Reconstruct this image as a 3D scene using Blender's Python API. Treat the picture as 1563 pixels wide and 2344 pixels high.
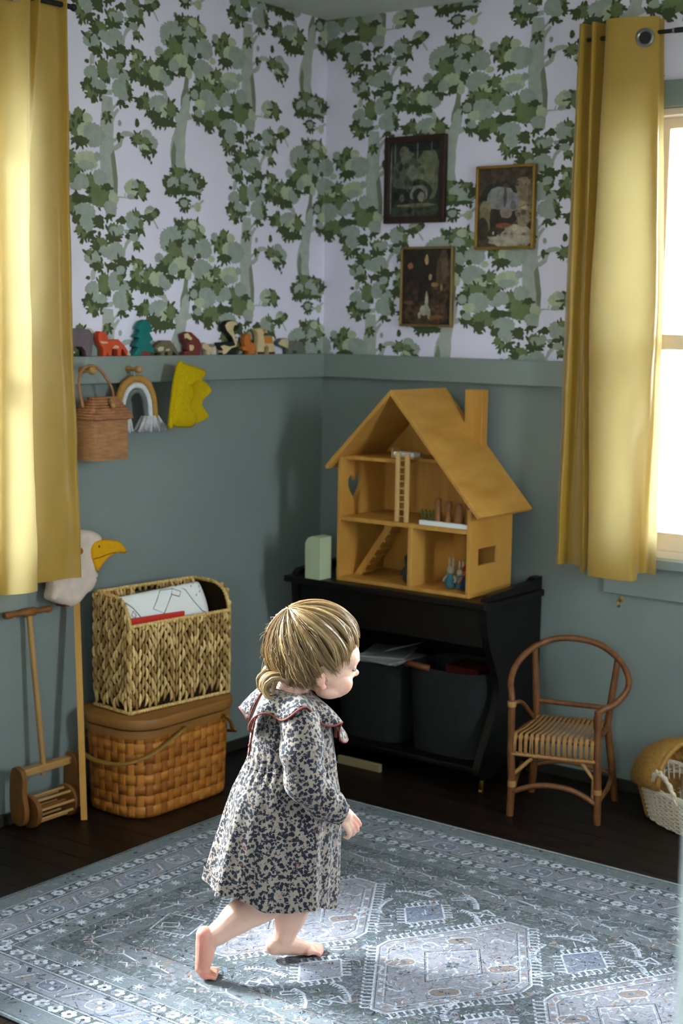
import bpy, bmesh, math, random
from mathutils import Vector, Matrix, noise
from mathutils.geometry import tessellate_polygon
from math import sin, cos, pi, radians

S = bpy.context.scene
for o in list(bpy.data.objects):
    bpy.data.objects.remove(o)
COL = S.collection
rnd = random.Random(7)

# ------------------------------------------------------------------ camera
cd = bpy.data.cameras.new('camera')
cam = bpy.data.objects.new('camera', cd)
COL.objects.link(cam)
S.camera = cam
cd.sensor_fit = 'VERTICAL'
cd.sensor_height = 36.0
cd.lens = 3400.08 / 2344 * 36.0
YAW, PITCH, ROLL = 2.21739829, 0.127667684, 0.0162885363
f_ = Vector((cos(YAW) * cos(PITCH), sin(YAW) * cos(PITCH), -sin(PITCH)))
r_ = Vector((sin(YAW), -cos(YAW), 0))
u_ = r_.cross(f_)
r2 = cos(ROLL) * r_ + sin(ROLL) * u_
u2 = -sin(ROLL) * r_ + cos(ROLL) * u_
mw = Matrix((r2, u2, -f_)).transposed().to_4x4()
mw.translation = Vector((3.19318629, -4.10657563, 1.43061460))
cam.matrix_world = mw
cd.clip_start = 0.02
cd.dof.use_dof = True
cd.dof.focus_distance = 3.30
cd.dof.aperture_fstop = 4.2

# ------------------------------------------------------------------ sky, sun, exposure
S.view_settings.view_transform = 'Standard'
S.view_settings.look = 'None'
S.view_settings.gamma = 1.0
S.view_settings.use_curve_mapping = False
S.view_settings.exposure = 2.6
W = bpy.data.worlds.new('sky')
S.world = W
W.use_nodes = True
nt = W.node_tree
nt.nodes.clear()
wo = nt.nodes.new('ShaderNodeOutputWorld')
bg = nt.nodes.new('ShaderNodeBackground')
tc = nt.nodes.new('ShaderNodeTexCoord')
sx = nt.nodes.new('ShaderNodeSeparateXYZ')
cr = nt.nodes.new('ShaderNodeValToRGB')
mr = nt.nodes.new('ShaderNodeMapRange')
mr.inputs['From Min'].default_value = -0.25
mr.inputs['From Max'].default_value = 0.6
cr.color_ramp.elements[0].position = 0.15
cr.color_ramp.elements[0].color = (0.42, 0.42, 0.40, 1)
cr.color_ramp.elements[1].position = 0.36
cr.color_ramp.elements[1].color = (0.86, 0.92, 1.0, 1)
nt.links.new(tc.outputs['Generated'], sx.inputs[0])
nt.links.new(sx.outputs['Z'], mr.inputs['Value'])
nt.links.new(mr.outputs[0], cr.inputs[0])
nt.links.new(cr.outputs[0], bg.inputs['Color'])
bg.inputs['Strength'].default_value = 8.5
nt.links.new(bg.outputs[0], wo.inputs['Surface'])

sl = bpy.data.lights.new('hazy_sun', 'SUN')
sl.energy = 4.6
sl.angle = radians(14)
sl.color = (0.90, 0.95, 1.0)
so = bpy.data.objects.new('hazy_sun', sl)
COL.objects.link(so)
so.rotation_euler = Vector((1.0, 0.15, -0.88)).to_track_quat('-Z', 'Y').to_euler()


def portal(name, loc, rot, sx_, sy_):
    l = bpy.data.lights.new(name, 'AREA')
    l.shape = 'RECTANGLE'
    l.size, l.size_y = sx_, sy_
    l.cycles.is_portal = True
    o = bpy.data.objects.new(name, l)
    COL.objects.link(o)
    o.location = loc
    o.rotation_euler = rot


portal('sky_portal', (-0.13, -2.11, 1.40), (0, radians(-90), 0), 1.30, 1.36)
portal('sky_portal', (3.72, -1.35, 1.40), (0, radians(90), 0), 1.30, 0.36)
portal('sky_portal', (1.66, 0.13, 1.39), (radians(-90), 0, 0), 0.90, 1.32)


# ------------------------------------------------------------------ materials
def lin(c):
    return tuple(((x / 255) / 12.92 if x / 255 <= 0.04045 else ((x / 255 + 0.055) / 1.055) ** 2.4) for x in c)


def mat(name, rgb, rough=0.6, spec=0.3, var=0.10, scale=(6, 6, 6), bump=0.0, bscale=60, metal=0.0, detail=4,
        rgb2=None, vcol=False, sss=0.0, sheen=0.0, transl=0.0, clear=0.0, tcol=None):
    m = bpy.data.materials.new(name)
    m.use_nodes = True
    t = m.node_tree
    N, Lk = t.nodes, t.links
    b = N['Principled BSDF']
    c = lin(rgb)
    tcn = N.new('ShaderNodeTexCoord')
    mp = N.new('ShaderNodeMapping')
    mp.inputs['Scale'].default_value = scale if not isinstance(scale, (int, float)) else (scale,) * 3
    nz = N.new('ShaderNodeTexNoise')
    nz.inputs['Scale'].default_value = 1.0
    nz.inputs['Detail'].default_value = detail
    Lk.new(tcn.outputs['Object'], mp.inputs[0])
    Lk.new(mp.outputs[0], nz.inputs['Vector'])
    mx = N.new('ShaderNodeMix')
    mx.data_type = 'RGBA'
    rr = N.new('ShaderNodeMapRange')
    rr.inputs['From Min'].default_value = 0.3
    rr.inputs['From Max'].default_value = 0.7
    Lk.new(nz.outputs['Fac'], rr.inputs['Value'])
    Lk.new(rr.outputs[0], mx.inputs['Factor'])
    if vcol:
        at = N.new('ShaderNodeAttribute')
        at.attribute_name = 'Col'
        h1 = N.new('ShaderNodeHueSaturation')
        h1.inputs['Value'].default_value = 1 - var
        h2 = N.new('ShaderNodeHueSaturation')
        h2.inputs['Value'].default_value = 1 + var
        Lk.new(at.outputs['Color'], h1.inputs['Color'])
        Lk.new(at.outputs['Color'], h2.inputs['Color'])
        Lk.new(h1.outputs[0], mx.inputs['A'])
        Lk.new(h2.outputs[0], mx.inputs['B'])
    else:
        c2 = lin(rgb2) if rgb2 else tuple(min(1, x * (1 + var)) for x in c)
        c1 = c if rgb2 else tuple(x * (1 - var) for x in c)
        mx.inputs['A'].default_value = (*c1, 1)
        mx.inputs['B'].default_value = (*c2, 1)
    Lk.new(mx.outputs['Result'], b.inputs['Base Color'])
    b.inputs['Roughness'].default_value = rough
    b.inputs['Specular IOR Level'].default_value = spec
    b.inputs['Metallic'].default_value = metal
    b.inputs['Sheen Weight'].default_value = sheen
    b.inputs['Coat Weight'].default_value = clear
    if sss:
        b.inputs['Subsurface Weight'].default_value = sss
        b.inputs['Subsurface Radius'].default_value = (0.012, 0.005, 0.003)
        b.inputs['Subsurface Scale'].default_value = 1.0
    if bump:
        n2 = N.new('ShaderNodeTexNoise')
        n2.inputs['Scale'].default_value = bscale
        n2.inputs['Detail'].default_value = 3
        Lk.new(tcn.outputs['Object'], n2.inputs['Vector'])
        bp = N.new('ShaderNodeBump')
        bp.inputs['Strength'].default_value = bump
        bp.inputs['Distance'].default_value = 0.004
        Lk.new(n2.outputs['Fac'], bp.inputs['Height'])
        Lk.new(bp.outputs[0], b.inputs['Normal'])
    if transl:
        tr = N.new('ShaderNodeBsdfTranslucent')
        if tcol:
            tr.inputs['Color'].default_value = (*lin(tcol), 1)
        else:
            Lk.new(mx.outputs['Result'], tr.inputs['Color'])
        ms = N.new('ShaderNodeMixShader')
        ms.inputs[0].default_value = transl
        Lk.new(b.outputs[0], ms.inputs[1])
        Lk.new(tr.outputs[0], ms.inputs[2])
        Lk.new(ms.outputs[0], N['Material Output'].inputs['Surface'])
    return m


def glass_mat():
    m = bpy.data.materials.new('window_glass')
    m.use_nodes = True
    N, Lk = m.node_tree.nodes, m.node_tree.links
    N.remove(N['Principled BSDF'])
    tr = N.new('ShaderNodeBsdfTransparent')
    tr.inputs['Color'].default_value = (0.95, 0.98, 0.97, 1)
    gl = N.new('ShaderNodeBsdfGlossy')
    gl.inputs['Roughness'].default_value = 0.02
    fr = N.new('ShaderNodeFresnel')
    fr.inputs['IOR'].default_value = 1.45
    ms = N.new('ShaderNodeMixShader')
    Lk.new(fr.outputs[0], ms.inputs[0])
    Lk.new(tr.outputs[0], ms.inputs[1])
    Lk.new(gl.outputs[0], ms.inputs[2])
    Lk.new(ms.outputs[0], N['Material Output'].inputs['Surface'])
    return m


# ------------------------------------------------------------------ mesh builder
class MB:
    def __init__(self):
        self.v, self.f, self.m, self.c = [], [], [], []
        self.hascol = False

    def add(self, vs, fs, mi=0, col=None, M=None):
        n = len(self.v)
        if M is not None:
            vs = [M @ Vector(p) for p in vs]
        self.v += [tuple(p) for p in vs]
        for q in fs:
            self.f.append(tuple(i + n for i in q))
            self.m.append(mi)
            self.c.append(col)
        if col is not None:
            self.hascol = True
        return self

    def box(self, lo, hi, mi=0, M=None, col=None):
        x0, y0, z0 = lo
        x1, y1, z1 = hi
        return self.add([(x0, y0, z0), (x1, y0, z0), (x1, y1, z0), (x0, y1, z0), (x0, y0, z1), (x1, y0, z1), (x1, y1, z1), (x0, y1, z1)],
                        [(0, 3, 2, 1), (4, 5, 6, 7), (0, 1, 5, 4), (1, 2, 6, 5), (2, 3, 7, 6), (3, 0, 4, 7)], mi, col, M)

    def tube(self, pts, r, n=8, cap=True, mi=0, M=None, closed=False, col=None, flat=1.0):
        pts = [Vector(p) for p in pts]
        k = len(pts)
        rs = r if isinstance(r, (list, tuple)) else [r] * k
        vs, fs = [], []
        ref = None
        for i, p in enumerate(pts):
            if closed:
                t = pts[(i + 1) % k] - pts[i - 1]
            else:
                t = pts[min(i + 1, k - 1)] - pts[max(i - 1, 0)]
            t = t.normalized() if t.length > 1e-9 else Vector((0, 0, 1))
            if ref is None:
                ref = t.cross(Vector((0, 0, 1)))
                if ref.length < 0.2:
                    ref = t.cross(Vector((1, 0, 0)))
            ref = (ref - t * ref.dot(t)).normalized()
            b = t.cross(ref)
            for j in range(n):
                a = 2 * pi * j / n
                vs.append(p + (ref * cos(a) + b * sin(a) * flat) * rs[i])
        for i in range(k if closed else k - 1):
            i2 = (i + 1) % k
            for j in range(n):
                j2 = (j + 1) % n
                fs.append((i * n + j, i * n + j2, i2 * n + j2, i2 * n + j))
        if cap and not closed:
            fs.append(tuple(range(n - 1, -1, -1)))
            fs.append(tuple((k - 1) * n + j for j in range(n)))
        return self.add(vs, fs, mi, col, M)

    def lathe(self, prof, n=16, mi=0, M=None, col=None):
        vs, fs = [], []
        k = len(prof)
        for (r, z) in prof:
            for j in range(n):
                a = 2 * pi * j / n
                vs.append((r * cos(a), r * sin(a), z))
        for i in range(k - 1):
            for j in range(n):
                j2 = (j + 1) % n
                fs.append((i * n + j, i * n + j2, (i + 1) * n + j2, (i + 1) * n + j))
        fs.append(tuple(range(n - 1, -1, -1)))
        fs.append(tuple((k - 1) * n + j for j in range(n)))
        return self.add(vs, fs, mi, col, M)

    def ell(self, c, r, n=14, m=9, mi=0, M=None, col=None):
        if isinstance(r, (int, float)):
            r = (r, r, r)
        vs = [(c[0], c[1], c[2] - r[2])]
        fs = []
        for i in range(1, m):
            t = -pi / 2 + pi * i / m
            for j in range(n):
                a = 2 * pi * j / n
                vs.append((c[0] + r[0] * cos(t) * cos(a), c[1] + r[1] * cos(t) * sin(a), c[2] + r[2] * sin(t)))
        vs.append((c[0], c[1], c[2] + r[2]))
        for j in range(n):
            j2 = (j + 1) % n
            fs.append((0, 1 + j2, 1 + j))
            for i in range(m - 2):
                fs.append((1 + i * n + j, 1 + i * n + j2, 1 + (i + 1) * n + j2, 1 + (i + 1) * n + j))
            fs.append((len(vs) - 1, 1 + (m - 2) * n + j, 1 + (m - 2) * n + j2))
        return self.add(vs, fs, mi, col, M)

    def prism(self, poly, d0, d1, M=None, mi=0, holes=(), col=None):
        """2D polygon (x,y) with holes, extruded along z from d0 to d1, placed by M"""
        loops = [list(poly)] + [list(h) for h in holes]
        flat = [p for l in loops for p in l]
        n = len(flat)
        tris = tessellate_polygon([[Vector((p[0], p[1], 0)) for p in l] for l in loops])
        vs = [(p[0], p[1], d0) for p in flat] + [(p[0], p[1], d1) for p in flat]
        fs = []
        for t in tris:
            a, b, c = t
            A, B_, C_ = flat[a], flat[b], flat[c]
            s = (B_[0] - A[0]) * (C_[1] - A[1]) - (B_[1] - A[1]) * (C_[0] - A[0])
            if s < 0:
                a, c = c, a
            fs.append((a + n, b + n, c + n))
            fs.append((c, b, a))
        base = 0
        for li, l in enumerate(loops):
            k = len(l)
            ar = sum(l[i][0] * l[(i + 1) % k][1] - l[(i + 1) % k][0] * l[i][1] for i in range(k))
            for i in range(k):
                i2 = (i + 1) % k
                q = (base + i, base + i2, base + i2 + n, base + i + n)
                if (ar < 0) != (li > 0):
                    q = q[::-1]
                fs.append(q)
            base += k
        return self.add(vs, fs, mi, col, M)

    def loft(self, rings, mi=0, closed=True, M=None, cap0=False, cap1=False, col=None):
        n = len(rings[0])
        vs = [p for r in rings for p in r]
        fs = []
        for i in range(len(rings) - 1):
            for j in range(n if closed else n - 1):
                j2 = (j + 1) % n
                fs.append((i * n + j, i * n + j2, (i + 1) * n + j2, (i + 1) * n + j))
        if cap0:
            fs.append(tuple(range(n - 1, -1, -1)))
        if cap1:
            fs.append(tuple((len(rings) - 1) * n + j for j in range(n)))
        return self.add(vs, fs, mi, col, M)

    def mesh(self, name, mats, smooth=False, auto=None):
        me = bpy.data.meshes.new(name)
        me.from_pydata(self.v, [], self.f)
        for m in (mats if isinstance(mats, (list, tuple)) else [mats]):
            me.materials.append(m)
        if any(self.m):
            me.polygons.foreach_set('material_index', self.m)
        if self.hascol:
            ca = me.color_attributes.new('Col', 'FLOAT_COLOR', 'CORNER')
            buf = []
            for p, c in zip(me.polygons, self.c):
                buf += list((*lin(c or (200, 200, 200)), 1.0)) * p.loop_total
            ca.data.foreach_set('color', buf)
        if smooth:
            me.polygons.foreach_set('use_smooth', [True] * len(me.polygons))
            if auto:
                try:
                    me.set_sharp_from_angle(angle=radians(auto))
                except Exception:
                    pass
        me.update()
        return me

    def obj(self, name, mats, parent=None, smooth=False, auto=None, loc=None, kind=None):
        o = bpy.data.objects.new(name, self.mesh(name, mats, smooth, auto))
        COL.objects.link(o)
        if parent:
            o.parent = parent
        if loc:
            o.location = loc
        if kind:
            o['kind'] = kind
        return o


def tag(o, label, cat, group=None):
    o['label'] = label
    o['category'] = cat
    if group:
        o['group'] = group
    return o


def thing(name, label, cat, loc=(0, 0, 0), rz=0.0, group=None, rot=None):
    o = bpy.data.objects.new(name, None)
    COL.objects.link(o)
    o.empty_display_size = 0.05
    o.location = loc
    o.rotation_euler = rot if rot else (0, 0, rz)
    return tag(o, label, cat, group)


def struct(o):
    o['kind'] = 'structure'
    return o


def bevel(o, w=0.002, seg=2):
    md = o.modifiers.new('bevel', 'BEVEL')
    md.width = w
    md.segments = seg
    md.limit_method = 'ANGLE'
    md.angle_limit = radians(35)
    return o


def frame3(origin, ex, ey, ez):
    M = Matrix((ex, ey, ez)).transposed().to_4x4()
    M.translation = Vector(origin)
    return M


MX = lambda x: frame3((x, 0, 0), (0, 1, 0), (0, 0, 1), (1, 0, 0))     # 2D (y,z) -> plane x
MY = lambda y: frame3((0, y, 0), (1, 0, 0), (0, 0, 1), (0, -1, 0))    # 2D (x,z) -> plane y, extrude to -y
MZ = lambda z: Matrix.Translation((0, 0, z))


def rect(x0, y0, x1, y1):
    return [(x0, y0), (x1, y0), (x1, y1), (x0, y1)]


def catmull(P, n):
    """resample a list of tuples to n points through a Catmull-Rom spline"""
    P = [Vector(p) for p in P]
    k = len(P) - 1
    out = []
    for i in range(n):
        t = i / (n - 1) * k
        s = min(int(t), k - 1)
        u = t - s
        p0, p1, p2, p3 = P[max(s - 1, 0)], P[s], P[s + 1], P[min(s + 2, k)]
        out.append(0.5 * ((2 * p1) + (p2 - p0) * u + (2 * p0 - 5 * p1 + 4 * p2 - p3) * u * u + (3 * p1 - p0 - 3 * p2 + p3) * u ** 3))
    return out


def arc(cx, cy, r, a0, a1, n):
    return [(cx + r * cos(radians(a0 + (a1 - a0) * i / n)), cy + r * sin(radians(a0 + (a1 - a0) * i / n))) for i in range(n + 1)]


M_paint = mat('sage_wall_paint', (124, 133, 130), 0.55, 0.25, 0.04, 3, bump=0.05, bscale=120)
M_trim = mat('sage_trim_paint', (126, 135, 131), 0.4, 0.35, 0.04, 3)
M_paper = mat('wallpaper_ground', (228, 222, 240), 0.8, 0.1, 0.02, 4)
M_print = mat('wallpaper_inks', (120, 120, 110), 0.8, 0.1, 0.10, 40, vcol=True)
M_ceil = mat('ceiling_paint', (196, 200, 192), 0.8, 0.1, 0.03, 3)
M_floor = mat('dark_floor_wood', (27, 17, 12), 0.45, 0.2, 0.35, (3, 22, 22), detail=6)
M_cream = mat('cream_sash_paint', (214, 202, 184), 0.45, 0.3, 0.03, 5)
M_glass = glass_mat()
M_pine = mat('honey_pine', (200, 150, 72), 0.5, 0.3, 0.12, (30, 6, 4), detail=6, rgb2=(180, 126, 54))
M_pine_light = mat('pale_pine', (202, 164, 104), 0.5, 0.3, 0.10, (20, 20, 4))
M_dark = mat('dark_stained_wood', (13, 9, 8), 0.40, 0.28, 0.25, (6, 20, 6))
M_birch = mat('turned_birch', (168, 128, 76), 0.45, 0.3, 0.10, (30, 30, 6))
M_oak = mat('toy_oak', (122, 78, 36), 0.5, 0.3, 0.15, (18, 18, 5))
M_brass = mat('brass', (190, 150, 70), 0.3, 0.5, 0.05, 8, metal=1.0)
M_white = mat('white_paper', (226, 226, 224), 0.7, 0.15, 0.02, 8)
M_black = mat('black_metal', (18, 18, 20), 0.45, 0.4, 0.05, 8)
M_steel = mat('brushed_steel', (150, 150, 148), 0.3, 0.5, 0.05, 8, metal=1.0)
M_char = mat('charcoal_felt', (36, 39, 38), 0.9, 0.1, 0.12, 60, bump=0.3, bscale=300)

# ------------------------------------------------------------------ room shell
RAIL_T, RAIL_B, CEIL = 1.319, 1.240, 2.44
WY0, WY1, WZ0, WZ1 = -2.80, -1.43, 0.74, 2.06      # left window opening (y, z)
VX0, VX1 = 1.195, 2.10                             # back window opening (x)
DX0, DX1 = 1.05, 2.775                             # doorway the camera looks through

b = MB().prism(rect(-0.2, -5.4, 4.2, 0.2), -0.1, 0.0)
floor = struct(b.obj('floor', M_floor))
pb = 0
y = -5.4
while y < 0.05:                                    # floor boards, run along x
    x = -0.05 - rnd.random() * 0.8
    while x < 3.6:
        L = 1.1 + rnd.random() * 0.7
        if x + L > 0 and y > -3.3:
            p = MB().box((max(x, 0) + 0.0008, y + 0.0008, -0.001), (min(x + L, 3.6) - 0.0008, min(y + 0.0792, 0.0), 0.0016)).obj('plank', M_floor, floor)
            pb += 1
        x += L
    y += 0.08
FZ = 0.0016

struct(MB().box((-0.2, -5.4, CEIL), (4.2, 0.2, CEIL + 0.1)).obj('ceiling', M_ceil))


def wall(name, M, poly, holes, lower_holes_z=None):
    lo = MB().prism(poly, -0.12, 0.0, M, holes=holes)
    return struct(lo.obj(name, M_paint))


wl = wall('wall_left', MX(0), rect(-5.3, 0, 0.12, CEIL), [rect(WY0, WZ0, WY1, WZ1)])
wb = wall('wall_back', MY(0), rect(0, 0, 3.7, CEIL), [rect(VX0, WZ0, VX1, WZ1)])
wr = struct(MB().prism(rect(-5.3, 0, 0, CEIL), 0.0, 0.12, MX(3.6), holes=[rect(-1.55, 0.74, -1.15, 2.06)]).obj('wall_right', M_paint))
struct(MB().prism([(0, 0), (DX0, 0), (DX0, 2.06), (DX1, 2.06), (DX1, 0), (3.6, 0), (3.6, CEIL), (0, CEIL)], 0, 0.12, MY(-3.0)).obj('wall_front', M_paint))
struct(MB().prism(rect(0, 0, 3.6, CEIL), 0.0, 0.1, MY(-5.2), holes=[rect(3.02, 0.9, 3.52, 2.0)]).obj('wall_rear', M_paint))
M_cas = mat('pale_door_paint', (214, 222, 220), .5, .3, .02, 4)
# door lining and casings
MB().box((DX1, -3.14, 0.0016), (DX1 + 0.09, -3.12, 2.14)).obj('trim_1', M_cas)['kind'] = 'structure'
MB().box((DX0 - 0.09, -3.14, 0.0016), (DX0, -3.12, 2.14)).obj('trim_2', M_trim)['kind'] = 'structure'
MB().box((DX1, -3.0, 0.0016), (DX1 + 0.09, -2.98, 2.14)).obj('trim_3', M_trim)['kind'] = 'structure'

# wallpaper ground above the rail: a thin sheet on each wall, the tree print laid on it
ga = MB()
for r4 in (rect(-3.0, RAIL_B + .02, WY0 - .02, CEIL), rect(WY1 + .02, RAIL_B + .02, 0.0, CEIL), rect(WY0 - .02, WZ1 + .02, WY1 + .02, CEIL)):
    ga.prism(r4, 0.0, 0.0006, MX(0))
ga.obj('wallpaper', M_paper, wl)
ga = MB()
for r4 in (rect(0.0, RAIL_B + .02, VX0 - .02, CEIL), rect(VX1 + .02, RAIL_B + .02, 3.6, CEIL), rect(VX0 - .02, WZ1 + .02, VX1 + .02, CEIL)):
    ga.prism(r4, 0.0, 0.0006, MY(0))
ga.obj('wallpaper', M_paper, wb)

INK = {'T': (170, 175, 168), 'U': (128, 134, 114), 'O': (112, 122, 86), 'D': (78, 87, 60), 'G': (155, 163, 154), 'S': (176, 184, 156)}
BLOBS = "O,-1000,2284,28,26;G,-998,2286,21,15;D,-968,2319,15,13;G,-974,2292,14,15;G,-927,2330,29,18;O,-908,2340,15,12;G,-918,2313,34,20;G,-905,2301,26,15;D,-925,2289,20,8;D,-892,2292,14,10;O,-890,2314,11,15;G,-950,2288,9,6;O,-1055,2247,30,20;D,-1072,2237,17,15;D,-999,2264,25,9;D,-1020,2265,14,7;D,-1076,2225,12,9;G,-1041,2227,21,15;G,-995,2224,38,31;G,-1030,2221,25,15;G,-1088,2208,34,21;O,-1100,2219,14,10;D,-1093,2183,8,6;O,-1062,2186,20,12;D,-1065,2182,14,11;D,-1010,2184,21,12;D,-970,2198,22,16;D,-995,2184,18,10;D,-1057,2217,7,5;D,-943,2273,15,8;G,-919,2271,19,12;O,-907,2250,17,13;D,-907,2241,11,6;O,-905,2197,26,15;S,-911,2180,15,16;O,-927,2161,11,10;O,-909,2138,29,22;D,-923,2136,18,15;O,-894,2166,30,20;G,-879,2164,20,14;O,-855,2153,30,31;O,-849,2180,15,10;D,-868,2126,26,13;S,-825,2154,30,26;G,-789,2144,31,26;D,-838,2120,33,12;D,-808,2113,17,9;O,-1041,2133,28,32;G,-1088,2116,28,23;G,-996,2141,32,29;G,-963,2123,24,23;O,-976,2152,14,13;D,-960,2179,12,13;D,-961,2161,10,8;G,-974,2175,18,13;O,-1097,2080,21,17;D,-1104,2094,14,10;D,-1054,2076,28,14;G,-1059,2089,31,14;O,-1087,2058,21,14;D,-1077,2049,10,10;D,-1052,2048,7,5;O,-945,2088,18,23;D,-938,2076,13,13;G,-980,2088,30,25;G,-964,2070,21,18;D,-970,2050,17,8;D,-948,2042,8,5;D,-1079,2040,6,6;O,-1032,2004,14,16;D,-1040,2006,6,6;D,-1021,2015,5,6;D,-1028,1992,5,5;D,-1105,2148,9,6;D,-1125,2084,7,5;O,-876,2062,33,21;D,-864,2085,5,8;D,-894,2061,15,13;G,-815,2063,43,29;S,-785,2048,25,23;O,-762,2054,23,26;D,-838,2029,29,15;D,-789,2014,38,14;D,-819,2013,19,13;G,494,2280,69,40;G,446,2268,29,30;G,486,2333,9,10;G,502,2302,28,20;O,557,2315,44,28;D,505,2325,15,12;S,563,2324,21,14;S,602,2309,20,17;D,609,2290,11,7;O,590,2291,24,16;O,497,2243,45,33;D,511,2265,24,13;G,549,2245,37,30;G,550,2291,24,20;D,567,2273,14,12;G,615,2253,39,31;D,592,2229,12,10;D,431,2189,31,13;G,416,2217,20,15;O,456,2204,25,27;D,446,2184,21,13;D,469,2163,14,11;S,513,2199,43,24;G,479,2185,25,19;D,516,2172,19,15;S,546,2173,15,20;D,555,2209,18,15;G,609,2191,49,29;S,637,2166,34,14;S,651,2223,15,11;G,586,2164,16,26;O,688,2275,33,25;D,661,2276,9,6;G,664,2293,16,15;O,706,2302,19,17;S,741,2293,19,15;O,700,2251,23,19;S,725,2257,24,23;G,765,2249,41,35;D,711,2228,26,15;D,732,2229,11,10;O,676,2183,23,18;O,700,2158,27,19;S,737,2176,46,27;G,734,2162,31,14;G,779,2190,15,13;O,677,2131,27,23;O,751,2115,34,23;O,614,2145,43,16;D,576,2115,30,26;G,570,2112,18,15;G,631,2101,41,34;S,596,2086,24,16;G,717,2115,29,22;G,694,2100,23,13;O,786,2081,42,35;D,817,2107,15,12;G,788,2132,28,23;S,840,2074,20,23;G,829,2049,26,22;D,824,2024,14,8;O,657,2050,53,25;D,584,2044,22,15;D,573,2069,12,10;G,589,2058,18,13;D,636,2026,22,18;D,714,2066,32,14;D,691,2068,12,16;G,727,2023,43,35;D,783,2007,22,20;D,693,2007,14,12;O,722,1968,15,17;D,749,1968,13,14;D,638,2009,9,9;D,785,1971,6,10;O,708,1980,16,13;G,742,1992,21,15;O,-902,1954,25,18;G,-868,1971,22,14;G,-850,1947,29,23;O,-872,1951,19,12;S,-878,1928,22,13;D,-868,1919,20,7;D,-837,1924,14,8;D,-907,1999,9,13;D,-982,1951,8,15;D,-969,1952,8,4;G,-978,1991,7,9;D,-855,1902,5,7;D,-848,1890,4,5;S,-928,1810,31,24;G,-911,1824,19,10;O,-887,1808,20,26;G,-932,1784,18,8;D,-911,1784,9,6;D,-925,1806,9,3;O,-706,1844,84,31;D,-773,1846,17,13;D,-796,1841,7,3;G,-753,1840,27,17;G,-761,1826,20,13;G,-682,1851,39,23;G,-656,1832,35,21;D,-625,1848,18,15;D,-761,1815,23,12;D,-730,1816,28,11;D,-662,1815,34,7;D,-637,1803,6,8;D,-773,1802,5,6;O,-730,1877,28,12;O,-658,1869,20,11;O,-712,1833,17,11;D,-708,1782,25,19;G,-706,1782,18,12;S,-645,1775,16,15;G,-851,1748,23,15;S,-857,1740,19,11;D,-826,1746,14,13;O,-838,1738,15,11;D,-872,1729,14,9;D,-857,1711,5,6"
POLYS = "T,796,2366,839,2362,845,2302,842,2248,849,2197,860,2133,859,2088,855,2057,854,2028,826,2030,809,2092,792,2138,788,2202,789,2275,796,2316;U,843,2216,850,2197,860,2133,859,2088,855,2057,844,2058,843,2121,831,2198;T,845,2226,859,2234,867,2262,883,2273,905,2275,927,2270,939,2261,940,2244,924,2255,906,2260,888,2257,881,2245,876,2228,856,2215,845,2213;T,843,2321,859,2335,868,2331,851,2310,846,2298;T,-1004,1944,-989,1950,-989,1940,-1004,1931;U,-701,2162,-683,2164,-687,2134,-683,2108,-715,2057,-721,2072,-719,2099,-708,2126;T,-695,2112,-677,2099,-679,2072,-683,2055,-659,2042,-679,2034,-691,2030,-701,1973,-761,1966,-744,2001,-740,2017,-750,2037,-728,2053,-717,2070,-713,2094;T,-742,2019,-691,2024,-701,1989,-698,1957,-702,1916,-694,1885,-682,1873,-761,1866,-757,1885,-767,1921,-763,1956,-748,1984;U,-750,1965,-740,1939,-742,1889,-757,1874,-761,1900,-761,1932;T,-800,2109,-785,2109,-773,2087,-754,2078,-738,2057,-738,2038,-762,2046,-781,2078,-796,2094,-834,2105,-827,2110;T,-945,2267,-927,2265,-945,2249,-954,2233,-956,2215,-968,2216,-963,2239,-956,2255;T,-1091,2170,-1079,2175,-1071,2170,-1076,2157,-1077,2145,-1092,2140,-1095,2155;T,-1049,2077,-1006,2082,-1007,2067,-1049,2062;T,-999,1779,-976,1783,-954,1781,-946,1778,-976,1778,-997,1771;T,-961,1782,-957,1794,-953,1793,-956,1781;T,-682,1776,-645,1784,-621,1799,-613,1795,-641,1776,-678,1769;T,-840,1722,-834,1724,-815,1699,-821,1697;T,-996,2041,-985,2055,-978,2051,-996,2031,-1003,2025,-1006,2035"
WPW, WPH = 0.615, 0.605


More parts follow.
